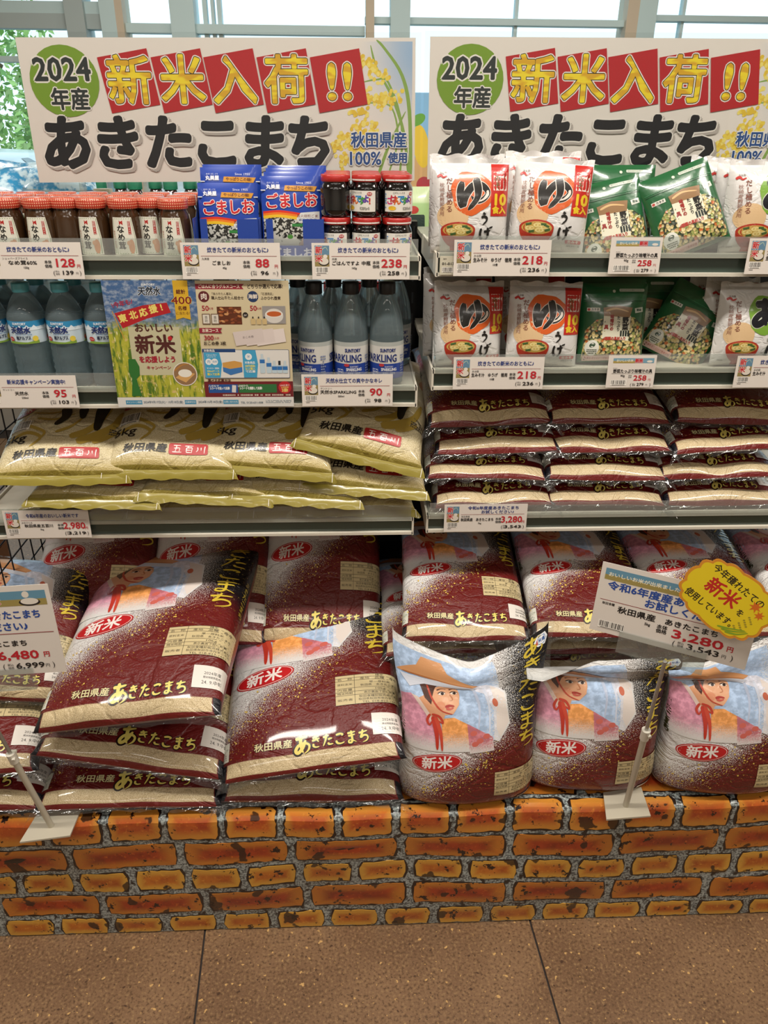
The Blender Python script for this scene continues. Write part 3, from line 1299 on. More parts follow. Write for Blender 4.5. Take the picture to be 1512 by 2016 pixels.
def oval_badge(P, cx, cy, rx, ry, rot):
    P.lv(1)
    st, P.step = P.step, .00014
    P.oval(cx, cy, rx, ry, '#b3181d', rot, 32)
    P.oval(cx, cy, rx * .955, ry * .90, '#dcc9c4', rot, 32)
    P.oval(cx, cy, rx * .925, ry * .845, '#b91a1f', rot, 32)
    P.text('新米', cx, cy, ry * 1.42, '#eee6e0', w=rx * 1.24, rot=rot, bold=ry * .035, skew=.15)
    P.step = st


def info_table(P, x0, x1, y0, y1, kg):
    W, H = x1 - x0, y1 - y0
    P.rect(x0, x1, y0, y1, '#c6b58a')
    P.lay += .0001
    ink = '#3a3226'
    t = H * .012
    xs = x0 + W * .27
    st, P.step = P.step, .000004
    for k in (.0, .30, .42, .54, .80, .90, 1.0):
        P.rect(x0, x1, y0 + H * k - t / 2, y0 + H * k + t / 2, ink)
    P.rect(xs, xs + t, y0, y1, ink)
    for lab, k in (('販売者', .15), ('精米時期', .36), ('内容量', .48), ('原料玄米', .67), ('名　称', .85)):
        P.text(lab, x0 + W * .135, y0 + H * k, H * .085, ink, w=W * .22)
    for lab, k, ww in (('TEL 018-823-1661', .05, .52), ('秋田県秋田市寺内字三千刈', .14, .62), ('秋田食糧卸販売株式会社', .235, .60), ('表示裏面下部に記載', .36, .46), (kg, .48, .16),
                       ('秋田県　あきたこまち', .61, .55), ('単一原料米', .71, .3), ('産地　品種　産年', .85, .56), ('精米', .95, .12)):
        P.text(lab, x0 + W * .63, y0 + H * k, H * .085, ink, w=W * ww)
    P.step = st


def date_label(P, x0, x1, y0, y1):
    W, H = x1 - x0, y1 - y0
    P.rect(x0, x1, y0, y1, '#d9d3cb')
    P.lay += .0001
    P.text('2024年産', x0 + W * .5, y0 + H * .66, H * .17, '#3b3733', w=W * .46)
    P.text('精米時期表面(旬)', x0 + W * .5, y0 + H * .47, H * .12, '#3b3733', w=W * .48)
    P.text('24. 9.中旬', x0 + W * .5, y0 + H * .25, H * .21, '#2a2724', w=W * .54)


def maroon_print(S, kg, mb):
    W, L = S.W, S.L
    P = Print(S.surf, (W, L), Lmax=.010, rough=.35, coat=.5, base=.0009, mb=mb)
    woman(P, W, L)
    oval_badge(P, .275 * W, .44 * L, .155 * W, .046 * L, 9)
    P.lv(0)
    # vertical yellow brush name on the right
    yel = '#c9b13a'
    h = .085 * L
    for k, ch in enumerate('あきたこまち'):
        P.brush(ch, .775 * W, (.915 - k * .085) * L, h * .95, yel, w=.135, hw=.150 * W)
    P.lv(0)
    # small vertical name along both sides
    for k, ch in enumerate('あきたこまち'):
        P.brush(ch, .025 * W, (.66 - k * .036) * L, .034 * L, '#3b3a1c', w=.24, hw=.05 * W)
        P.brush(ch, .945 * W, (.66 - k * .036) * L, .030 * L, '#8f7c2c', w=.2, hw=.04 * W)
    P.lv(0)
    info_table(P, .64 * W, .985 * W, .25 * L, .385 * L, kg)
    P.lv(0)
    # quality label at the left foot
    P.rect(.0 * W + .002, .105 * W, .098 * L, .178 * L, '#cfcfc2')
    P.text('HACCP', .055 * W, .148 * L, .014 * L * 1.2, '#5c7a5a', w=.085 * W)
    P.lines(.012 * W, .09 * W, .105 * L, .131 * L, 3, '#7e8c7c', 3)
    P.lv(0)
    # horizontal gold name: dark halo, then ink
    x = .245 * W
    P.text('秋田県産', .33 * W, .125 * L, .034 * L, '#1c0a0a', w=.185 * W, bold=.0011)
    P.text('秋田県産', .33 * W, .125 * L, .034 * L, '#d8cc9a', w=.185 * W, bold=.00035)
    x0 = .425 * W
    for wd, col in ((.36, '#190808'), (.175, '#e0cf6c')):
        P.lv(1 if wd > .3 else 4)
        P.step = .000006
        for k, ch in enumerate('あきたこまち'):
            s = 1.45 if k == 0 else .9
            P.brush(ch, x0 + (.0 if k == 0 else (.083 + (k - 1) * .056)) * W, (.121 - .031 * s) * L, .056 * s * L, col, w=wd, hw=.064 * s * W, rot=2)
    P.step = .00004
    P.lv(0)
    # maker's mark at the upper right corner
    P.oval(.90 * W, .965 * L, .05 * W, .026 * L, '#e3e6ea', 0, 6)
    P.oval(.90 * W, .965 * L, .036 * W, .019 * L, '#4d78b4', 0, 6)
    P.oval(.90 * W, .965 * L, .028 * W, .015 * L, '#eef0f2', 0, 20)
    P.poly([(.862 * W, .955 * L), (.875 * W, .95 * L), (.872 * W, .975 * L)], '#b83a3a')
    P.text('米県', .90 * W, .965 * L, .018 * L, '#3a5f9c', bold=.0003)
    return P


def date_sticker(S, t):
    W, L = S.W, S.L
    P = Print(S.surf, (W, L), Lmax=.010, rough=.4, coat=.3, base=.0013)
    date_label(P, .805 * W, .985 * W, .118 * L, .206 * L)
    o = P.build('date_sticker', t)
    o['label'] = 'white sticker with packing date'


def speck(P, W, L, seed, n=150):
    rnd = random.Random(seed)
    P.lv(0)
    P.step = .0000012
    for i in range(n):
        t = rnd.random()
        a = .05 + t * .62
        b = .17 + .62 * a * .75 + rnd.gauss(0, .045) + .0
        s = rnd.uniform(.0008, .0026)
        if .10 < b < .8 and not (a < .42 and .38 < b < .49):
            P.oval(a * W, b * L, s, s * rnd.uniform(.5, 1), '#d9bb58', rnd.uniform(0, 90), 5)


PROTO = {}


def maroon_bag(kind, seed):
    W, L, tt, tb = (.312, .43, .046, .016) if kind == 5 else (.435, .545, .064, .026)
    S = LyingBag(W, L, tt, tb, seed, n=1.95 if kind == 5 else 2.1, m=3.4, wr=.0065 if kind == 10 else .0050, dent=.006 if seed % 2 else .0)
    t = thing('rice_bag', 'x', 'rice bag')
    mb = bag_body(S, M5 if kind == 5 else M10, MBOT)
    P = maroon_print(S, '5kg' if kind == 5 else '10kg', mb)
    speck(P, W, L, seed)
    mb.build('bag_body', t)
    date_sticker(S, t)
    fin(S, 0, .030 if kind == 5 else .036, FILM, .75, over=.016, prof=.25).build('front_seal', t)
    fin(S, 1, .028, FILM, .3).build('back_seal', t)
    return t


def gold_bag(seed, droop=.9):
    W, L = .295, .41
    S = LyingBag(W, L, .056, .018, seed, n=1.95, m=2.9, wr=.0055, ear=.07)
    t = thing('rice_bag', 'x', 'rice bag')
    mb = bag_body(S, MG, MGB)
    P = Print(S.surf, (W, L), Lmax=.010, rough=.35, coat=.5, base=.0009, mb=mb)
    f = lambda pts: [(a * W, b * L) for a, b in pts]
    sw = '#a3893a'
    sh_ = -.13
    for pts, w in (([(.20, .44), (.3, .40), (.38, .36), (.34, .31)], .012), ([(.14, .34), (.26, .37), (.36, .33), (.30, .28)], .014), ([(.3, .47), (.42, .45), (.55, .49)], .01),
                   ([(.55, .33), (.66, .37), (.74, .46), (.78, .56)], .024), ([(.6, .30), (.72, .34), (.82, .42), (.86, .54)], .030), ([(.45, .36), (.55, .40), (.62, .47)], .012),
                   ([(.25, .52), (.4, .50), (.55, .54)], .008), ([(.70, .30), (.78, .33), (.85, .38)], .022), ([(.2, .60), (.4, .62), (.6, .58)], .012)):
        P.stroke(f([(a, b + sh_) for a, b in pts]), w * W * 2.2, sw)
    P.lv(3)
    P.oval(.18 * W, .425 * L, .085 * W, .045 * L, '#a3191b', 14)
    P.lay += .0001
    P.text('新米', .18 * W, .425 * L, .055 * L, '#e6ddd4', vert=False, w=.12 * W, bold=.0006)
    P.lv(3)
    P.barcode(.115 * W, .265 * W, .262 * L, .332 * L, seed)
    P.lv(3)
    P.text('5kg', .18 * W, .212 * L, .066 * L, '#1c1814', w=.17 * W, bold=.0004, rot=-3)
    blk = '#15120f'
    for k, st in enumerate(BRUSH['川']):
        P.stroke([((.42 + a * .36) * W, (.25 + b * .20) * L) for a, b in st], (.07, .065, .085)[k] * W, blk)
    P.brush('百', .50 * W, .48 * L, .15 * L, blk, w=.16, hw=.26 * W)
    P.brush('五', .48 * W, .66 * L, .14 * L, blk, w=.16, hw=.26 * W)
    P.lv(3)
    P.text('秋田県産', .345 * W, .108 * L, .048 * L, blk, w=.29 * W, bold=.0006, skew=.1)
    P.rect(.50 * W, .755 * W, .080 * L, .138 * L, '#a8191d', 1, .004)
    P.lay += .0001
    for k, ch in enumerate('五百川'):
        P.brush(ch, (.52 + k * .078) * W, .090 * L, .038 * L, '#eadfd8', w=.12, hw=.068 * W)
    P.lv(3)
    P.text('日本酒醸造', .86 * W, .28 * L, .014 * L, '#2a2520', rot=-20)
    P.lines(.80 * W, .93 * W, .22 * L, .265 * L, 3, '#4a4236', seed)
    P.lv(3)
    P.oval(.88 * W, .60 * L, .07 * W, .05 * L, '#b98a6a', 30)
    mb.build('bag_body', t)
    o = fin(S, 0, .016, pmat('#8f8234', .3, coat=.5), droop, over=.010, amp=.0016).build('front_seal', t)
    for s in (0, 1):
        e = MB()
        X = np.array([.0, .014]) if s == 0 else np.array([W - .014, W])
        rows = [[tuple(p + np.array([0, -.015 * j, .0012 - .015 * j * droop * .8])) for p in S.surf(X, np.array([.0, .0]))] for j in (0, .5, 1.06)]
        e.grid(rows, pmat('#ddd8ce', .5))
        e.build('seal_corner', t)
    fin(S, 1, .022, pmat('#c9c0ae', .4, coat=.3), .3).build('back_seal', t)
    return t


class StandingBag(LyingBag):
    """bag standing on its folded foot; the front panel runs from under the foot up to the loose top flap"""

    def __init__(s, W, L, dep, seed, path, flap, lean=0.0, wr=.0035):
        s.W, s.L, s.dep, s.seed, s.flap, s.wr = W, L, dep, seed, flap, wr
        C = crom(path, 8)
        sl = np.concatenate([[0], np.cumsum(np.hypot(*np.diff(C, axis=0).T))])
        s.k = L / sl[-1]
        s.ts, s.ty, s.tz = sl / sl[-1], C[:, 0] * s.k, C[:, 1] * s.k
        s.tabW = superhalf(2.7, dep * .55, W)
        s.wid = s.tabW[1][-1]
        s.w1, s.w2 = waves(seed), waves(seed + 50, 5, 60, 140)

    def base(s, X, Y, top=True):
        p, q = np.clip(X / s.W, 0, 1), np.clip(Y / s.L, 0, 1)
        x = np.interp(p, s.tabW[0], s.tabW[1]) - s.wid / 2
        hs = np.interp(p, s.tabW[0], s.tabW[2])
        y = np.interp(q, s.ts, s.ty)
        z = np.interp(q, s.ts, s.tz)
        full = np.clip(-y / s.dep, 0, 1)
        x = x * (1 + .14 * np.clip(1 - full * 1.5, 0, 1) * np.clip((q - .6) * 3, 0, 1)) * (1 + .03 * np.exp(-(q - .25) ** 2 / .01))
        wv = (wavesum(s.w1, X, Y) + wavesum(s.w2, X, Y) * .3) * s.wr
        cre = np.sin(44 * x + s.seed + 30 * q) * s.wr * (np.exp(-((q - .74) ** 2) / .006) + .5 * np.exp(-((q - .24) ** 2) / .003))
        sgn = 1 if top else -.75
        yy = (y * hs + (wv + cre) * np.minimum(1, hs * 2)) * sgn
        fl = np.clip((q - .78) / .22, 0, 1)
        u = 2 * p - 1
        zf, yf = s.flap(u, fl)
        return np.stack([x, yy + yf, z * (1 - .0 * (1 - hs)) + zf + .02 * (1 - hs) * np.clip(1 - q * 4, 0, 1)], -1)


def standing_bag(seed, flap, kind=5):
    W, L = .328, .46
    path = [(.01, .0), (-.05, .0), (-.083, .018), (-.092, .06), (-.088, .13), (-.074, .20), (-.050, .26), (-.022, .305), (-.006, .335), (-.002, .37), (-.001, .41)]
    S = StandingBag(W, L, .09, seed, path, flap)
    t = thing('rice_bag', 'x', 'rice bag')
    mb = bag_body(S, M5, M5, 40, 60)
    P = maroon_print(S, '5kg', mb)
    speck(P, W, L, seed)
    mb.build('bag_body', t)
    date_sticker(S, t)
    us = np.linspace(0, 1, 24) * W
    mb = MB()
    rows = []
    P0 = S.surf(us, np.full_like(us, L))
    for j in range(4):
        rows.append([(p[0] * (1 + .02 * j), p[1] + .002 * j * math.sin(i), p[2] + .009 * j) for i, p in enumerate(P0)])
    mb.grid(rows, FILM)
    mb.build('top_seal', t)
    # clear side seams
    for s in (0, 1):
        vs = np.linspace(.16, 1, 30) * L
        Q = S.surf(np.full_like(vs, s * W), vs)
        m2 = MB()
        m2.grid([[tuple(p) for p in Q], [(p[0] + (2 * s - 1) * (.010 + .003 * math.sin(k * .9)), p[1] - .004, p[2]) for k, p in enumerate(Q)]], FILM)
        m2.build('side_seal', t)
    return t
# ------------------------------------------------------------------ placing the rice bags
V10 = [maroon_bag(10, s) for s in (1, 2, 4)]
V5 = [maroon_bag(5, s) for s in (11, 12, 14)]
VG = [gold_bag(s) for s in (21, 22, 24)]
USED = set()


def put(pool, k, loc, rot, label, group, scale=None):
    src = pool[k % len(pool)]
    rot = tuple(R(a) for a in rot)
    if src.name not in USED:
        USED.add(src.name)
        src.location, src.rotation_euler = loc, rot
        if scale:
            src.scale = scale
        return tag(src, label, None, group)
    return dup(src, loc, rot, label, group, scale)


G10 = 'large maroon rice bags on the platform'
put(V10, 0, (-.475, .004, ZD + .028), (1, 0, 0), 'maroon rice bag at the bottom of the tilted stack of three large bags', G10, (1, .95, .88))
put(V10, 1, (-.462, .012, ZD + .132), (3, 9, -2), 'maroon rice bag in the middle of the tilted stack of three large bags', G10)
put(V10, 2, (-.445, -.006, ZD + .262), (10, -10, -6), 'maroon rice bag topmost of the three bag stack, beside the 6,480 price card', G10)
put(V10, 1, (-.095, .012, ZD + .028), (0, 0, 0), 'maroon rice bag under another one, between the three bag stack and the standing bags', G10)
put(V10, 0, (-.090, -.006, ZD + .128), (15, -11, -2), 'maroon rice bag topmost of the two bag stack, between other stacks', G10)
for k, (x, lab) in enumerate(((-.615, 'large maroon rice bag leaning back under the golden rice shelf beside the wire side panel'),
                              (-.345, 'large maroon rice bag leaning back behind the three bag stack'),
                              (-.080, 'large maroon rice bag leaning back behind the two bag stack'))):
    put(V10, (1, 2, 0)[k], (x, .288, .585), (33, 0, -1), lab, G10, (.74, .96, .9))
put(V10, 2, (-.845, .000, ZD + .028), (0, 0, 2), 'maroon rice bag at the bottom of the stack behind the sign stand pole', G10)
put(V10, 0, (-.835, .004, ZD + .120), (4, -3, 3), 'maroon rice bag topmost of the stack behind the sign stand pole', G10)
put(V10, 1, (-.765, .13, ZD + .215), (24, 4, 0), 'maroon rice bag with a big yellow brush character, behind the 6,480 price card', G10, (.8, .7, .9))

G5 = 'maroon five kilo rice bags on the lowest right shelf'
cx5 = (.283, .527, .772, 1.0)
names = ('against the black upright', 'middle column', 'column under the miso packs price card')
lay = ('bottom', 'second from the bottom', 'third from the bottom', 'top')
for c in range(3):
    for k in range(4):
        rr = random.Random(c * 10 + k)
        put(V5, c + k, (cx5[c] + rr.uniform(-.012, .012), .258 + k * .008 + rr.uniform(-.005, .005), SR3 + SURF + .019 + k * .0575), (4 + (k == 3) * 3, rr.uniform(-2, 2), rr.uniform(-2, 2)),
            'maroon rice bag, %s of its shelf stack, %s' % (lay[k], ('column by the black upright', 'middle column', 'column farthest from the upright')[c]), G5, (.93, 1, 1))

GL5 = 'maroon rice bags lying behind the standing bags'
for c, (x, lab) in enumerate(((.228, 'maroon rice bag lying behind the standing bag with the folded top'),
                              (.500, 'maroon rice bag lying behind the standing 3,280 price card'),
                              (.765, 'maroon rice bag lying behind the yellow cloud card'),
                              (1.035, 'maroon rice bag lying next to the one behind the yellow cloud card'))):
    put(V5, c, (x, .125, .705), (9, (0, 1, -1, 0)[c], (-3, -2, -2, -2)[c]), lab, GL5, (.97, 1, 1))
    for k in range(5 if c < 3 else 0):
        rr = random.Random(c * 7 + k + 100)
        put(V5, k + c, (x - (.045 if c == 0 else .0) + rr.uniform(-.012, .006), .185, ZD + .020 + k * .062), (0, 0, rr.uniform(-2, 2)),
            ('maroon rice bag behind the two bag stack and standing bags, %s layer of its stack' % ('lowest', 'second', 'third', 'fourth', 'fifth')[k]) if c == 0 else
            'maroon rice bag lying in the stack hidden behind the standing bags', 'hidden stack behind the standing bags', (.94, 1, 1))


def flap1(u, f):
    return f * (-.055 + .085 * np.abs(u) ** 1.3), .03 * f - .035 * np.sin(f * 2.6) * (1 - np.abs(u))


def flap2(u, f):
    l = np.clip(-u * 1.6 - .1, 0, 1)
    return f * (-.055 + .02 * np.abs(u)) + l * f * (.045 - .075 * f), -.03 * np.sin(f * 2.4) * (1 - l * .2) - .055 * l * f * f


def flap3(u, f):
    r = np.clip(u * .8 + .35, 0, 1)
    return f * (-.055 + .085 * r), .03 * f * r - .03 * np.sin(f * 2.6) * (1 - r)


GS = 'standing maroon rice bags'
for k, (x, y, rz, fl, lab) in enumerate(((.236, .075, 2, flap1, 'standing maroon rice bag with folded top beside the two bag stack'),
                                         (.508, .102, -4, flap2, 'standing maroon rice bag behind the pole of the 3,280 price card stand'),
                                         (.800, .082, -3, flap3, 'standing maroon rice bag right of the 3,280 price card stand, printed face uncovered'))):
    b = standing_bag(31 + k * 3, fl)
    b.location, b.rotation_euler = (x, y, ZD + .0025), (R(-1.5), 0, R(rz))
    tag(b, lab, None, GS)

GG = 'golden rice bags on the lowest left shelf'
zs_ = SL3 + SURF
tops = [(-.575, 1.040, 15, 0, -2, 'golden rice bag on top, next to the wire side panel'), (-.365, 1.046, 16, 2, 1, 'golden rice bag on top, second from the wire side panel'),
        (-.170, 1.044, 16, 3, 2, 'golden rice bag on top, third from the wire side panel'), (.012, 1.072, 15, 12, 6, 'golden rice bag on top and tipped to one side, next to the black upright')]
for k, (x, z, rx, ry, rz, lab) in enumerate(tops):
    put(VG, k, (x, .232 + .006 * k, z), (rx, ry, -rz), lab, GG)
mids = [(-.52, .984, 'golden rice bag in the middle layer by the wire side panel'), (-.30, .988, 'golden rice bag in the middle layer under the second top bag'),
        (-.115, .984, 'golden rice bag in the middle layer under the third top bag'), (.02, 1.000, 'golden rice bag in the middle layer directly under the tipped bag')]
for k, (x, z, lab) in enumerate(mids):
    put(VG, k + 1, (x, .236 + .004 * k, z), (3, (3, 2, 4, 5)[k], (-2, 1, -2, -5)[k]), lab, GG)
for k, x in enumerate((-.56, -.335, -.11, .0)):
    put(VG, k + 2, (x, .262, zs_ + .019), (0, 0, 0), ('golden rice bag lying flat on the shelf board, bottom layer'), GG, (1, 1, .8))
# ------------------------------------------------------------------ packs, jars and bottles on the shelves
class Pouch:
    """standing soft pack, front faces -y; X across 0..W, Y up 0..H"""

    def __init__(s, W, H, dep, seed, wr=.003, foot=0.35, m=3.0, pinch=.0):
        s.W, s.H, s.dep, s.seed, s.wr, s.foot, s.pinch = W, H, dep, seed, wr, foot, pinch
        s.m = m
        s.w1, s.w2 = waves(seed, 6, 25, 80), waves(seed + 9, 5, 90, 200)

    def base(s, X, Y, top=True):
        p, q = np.clip(X / s.W, 0, 1), np.clip(Y / s.H, 0, 1)
        u = np.abs(2 * p - 1)
        hs = np.maximum(1 - u ** s.m, 0) ** .6
        hq = np.maximum(1 - np.abs((q - s.foot) / np.where(q > s.foot, 1 - s.foot, s.foot)) ** 2.6, 0) ** .7
        hq = np.maximum(hq, s.pinch * (q < s.foot))
        h = hs * hq
        wv = (wavesum(s.w1, X, Y) + .4 * wavesum(s.w2, X, Y)) * s.wr
        y = -(s.dep * h + wv * np.minimum(1, h * 2 + .15)) if top else (s.dep * .8 * h - wv * .5 * np.minimum(1, h * 2 + .15))
        x = (X - s.W / 2) * (1 - .05 * h)
        y = y + .002 * np.sin(30 * x + s.seed) * (1 - hq)
        return np.stack([x, y, Y * 1.0 + 0 * X], -1)

    def surf(s, X, Y, off=0.0, top=True):
        P = s.base(X, Y, top)
        d = .001
        a = s.base(np.clip(X + d, 0, s.W), Y, top) - s.base(np.clip(X - d, 0, s.W), Y, top)
        b = s.base(X, np.clip(Y + d, 0, s.H), top) - s.base(X, np.clip(Y - d, 0, s.H), top)
        n = np.cross(a, b)
        n /= np.maximum(np.linalg.norm(n, axis=-1, keepdims=True), 1e-12)
        return P + n * off

    def body(s, m, mb=None, n=26):
        b = MB()
        us, vs = np.linspace(0, 1, n) * s.W, np.linspace(0, 1, n) * s.H
        for top in (True, False):
            rows, uvs = [], []
            for v in vs:
                P = s.base(us, np.full_like(us, v), top)
                rows.append([tuple(q) for q in (P if top else P[::-1])])
                uvs.append([(u / s.W, v / s.H) for u in (us if top else us[::-1])])
            b.grid(rows, m if top else (mb or m), uvrows=uvs)
        return b


WHITEFILM = NT('white_pack_film')
_n = WHITEFILM.noise(WHITEFILM.obj(), 30, 3, .6)
WHITEFILM.bump(WHITEFILM.math('ADD', _n, WHITEFILM.math('MULTIPLY', WHITEFILM.crease(WHITEFILM.obj(), 26, .06), .5)), .4, .004)
WHITEFILM = WHITEFILM.set(Base_Color=lin('#cfcdca'), Roughness=.3, Coat_Weight=.5, Coat_Roughness=.12)


def bowl(P, cx, cy, r, red):
    P.lv(3)
    P.poly([(cx + r * math.cos(R(a)), cy + .02 * r + (.50 * r if 180 <= a <= 360 and False else 0) + 1.02 * r * min(0, math.sin(R(a))) * (1 if True else 0)) for a in range(180, 361, 12)], red)
    P.poly([(cx - r * .42, cy - .9 * r), (cx + r * .42, cy - .9 * r), (cx + r * .36, cy - 1.12 * r), (cx - r * .36, cy - 1.12 * r)], red)
    P.oval(cx, cy, r, r * .42, red)
    P.oval(cx, cy - .02 * r, r * .88, r * .34, '#b99a4c')
    for a, b in ((-.42, -.05), (.02, .12), (.15, -.14), (.45, .04)):
        P.oval(cx + a * r, cy + b * r, r * .26, r * .12, '#d8c888')
        P.oval(cx + a * r, cy + b * r, r * .16, r * .07, '#c2a85e')
    for a, b, t in ((-.5, .16, 12), (.55, .10, -20), (-.3, -.22, 10), (.36, .18, 0), (.62, -.10, 15)):
        P.rect(cx + a * r - .16 * r, cx + a * r + .16 * r, cy + b * r - .06 * r, cy + b * r + .06 * r, '#3d5a2a', t)


def miso_pack(seed, kind='yu'):
    W, H = .137, .150
    S = Pouch(W, H, .034, seed, .0030)
    t = thing('miso_soup_pack', 'x', 'soup pack')
    mb = S.body(WHITEFILM)
    P = Print(S.surf, (W, H), Lmax=.010, rough=.3, coat=.5, base=.0006, mb=mb)
    f = lambda a, b: (a * W, (1 - b) * H)
    rnd = random.Random(seed)
    blob = '#c8571c' if kind == 'yu' else '#6f9a34'
    cx, cy = f(.50 if kind == 'yu' else .62, .33)
    q = []
    for i in range(28):
        a = 2 * math.pi * i / 28
        r = 1 + .06 * math.sin(3 * a + 1) + .03 * math.sin(7 * a)
        q.append((cx + .285 * W * r * math.cos(a), cy + .235 * H * r * math.sin(a)))
    P.oval(.26 * W, .42 * H, .2 * W, .16 * H, '#cdae84')
    P.poly(q, blob)
    if kind == 'yu':
        for k, st in enumerate(BRUSH['ゆ']):
            for wd, col in ((.120, '#d8d0c6'), (.100, '#16130f')):
                P.stroke([((.27 + a * .50) * W, (.50 + b * .34) * H) for a, b in st], wd * W, col)
        P.lv(2)
        P.brush('う', .60 * W, .32 * H, .14 * H, '#1a1714', w=.22, hw=.15 * W)
        P.brush('げ', .60 * W, .15 * H, .15 * H, '#1a1714', w=.20, hw=.19 * W)
        P.lv(2)
        P.rect(.755 * W, .985 * W, .42 * H, .985 * H, '#b3241c')
        P.rect(.785 * W, .965 * W, .70 * H, .90 * H, '#d9cfc2')
        P.text('みそ', .84 * W, .79 * H, .075 * H, '#6b4a20', vert=True, bold=.0004)
        P.text('まろやか味わいの', .93 * W, .80 * H, .021 * H, '#3a2a1c', vert=True)
        P.text('10', .868 * W, .60 * H, .17 * H, '#d9b82a', w=.19 * W, bold=.0012)
        P.text('食入', .868 * W, .485 * H, .085 * H, '#d9b82a', w=.19 * W, bold=.0007)
        P.lv(2)
        P.rect(.73 * W, .95 * W, .115 * H, .155 * H, '#b3241c', 0, .002)
        P.text('生みそ', .84 * W, .135 * H, .032 * H, '#e8dcd0', w=.16 * W, bold=.0002)
        P.text('調味みそ・具', .85 * W, .09 * H, .022 * H, '#3a2f28', w=.18 * W)
    else:
        for wd, col in ((.115, '#cfd2c4'), (.095, '#15171d')):
            for ch, x, y, h, w in (('あ', .36, .52, .36, .50), ('さ', .62, .34, .20, .30), ('げ', .66, .12, .20, .24)):
                for st in BRUSH[ch]:
                    P.stroke([((x + a * w) * W, (y + b * h) * H) for a, b in st], wd * W * (1 if ch == 'あ' else .55), col)
        P.lv(2)
        P.rect(.74 * W, .985 * W, .82 * H, .985 * H, '#a8241f')
        P.oval(.88 * W, .74 * H, .10 * W, .085 * H, '#b9983c')
        P.text('即席', .88 * W, .74 * H, .06 * H, '#3a2a5a', bold=.0004)
        P.rect(.80 * W, .97 * W, .62 * H, .665 * H, '#5a4a86')
    bowl(P, .33 * W, .27 * H, .225 * W, '#a5301f')
    P.lv(2)
    P.text('だし極める', .205 * W, .645 * H, .076 * H, '#7a4433', vert=True, bold=.0002)
    P.text('枕崎産鰹節使用', .115 * W, .60 * H, .052 * H, '#8a5a48', vert=True)
    P.lv(2)
    P.stroke([(.06 * W, .845 * H), (.10 * W, .865 * H), (.13 * W, .84 * H), (.18 * W, .858 * H)], .03 * W, '#b3241c')
    P.text('永谷園', .13 * W, .885 * H, .026 * H, '#5a4a40')
    P.text('調理例', .09 * W, .09 * H, .020 * H, '#4a443e')
    mb.build('pack_body', t)
    m = MB()
    us = np.linspace(0, 1, 22) * W
    A = S.surf(us, np.full_like(us, H))
    m.grid([[tuple(a) for a in A], [(a[0] * 1.01, a[1] + .003 * math.sin(i * .7), a[2] + .008 + .002 * math.sin(i)) for i, a in enumerate(A)]], WHITEFILM)
    m.build('top_seal', t)
    return t


def veg_mat():
    q = NT('dried_vegetables_through_film')
    o = q.obj()
    vo = q.n('ShaderNodeTexVoronoi')
    vo.inputs['Scale'].default_value = 175
    q.l(o, vo.inputs['Vector'])
    sp = q.n('ShaderNodeSeparateColor')
    q.l(vo.outputs['Color'], sp.inputs[0])
    r = sp.outputs[0]
    c = q.mix(q.step(r, .3, .32), lin('#c2ae72'), lin('#8d9450'))
    c = q.mix(q.step(r, .52, .54), c, lin('#2c3a22'))
    c = q.mix(q.step(r, .68, .70), c, lin('#d3c391'))
    c = q.mix(q.step(r, .88, .90), c, lin('#b5642c'))
    c = q.mix(q.step(vo.outputs['Distance'], .5, .8), c, lin('#2a2c1c'))
    q.bump(vo.outputs['Distance'], .5, .003)
    return q.set(Base_Color=c, Roughness=.3, Coat_Weight=.6, Coat_Roughness=.08)


VEG = veg_mat()
GREENF = NT('green_pouch_film')
GREENF.bump(GREENF.noise(GREENF.obj(), 25, 3, .6), .3, .004)
GREENF = GREENF.set(Base_Color=lin('#1f5a33'), Roughness=.25, Coat_Weight=.6, Coat_Roughness=.1)


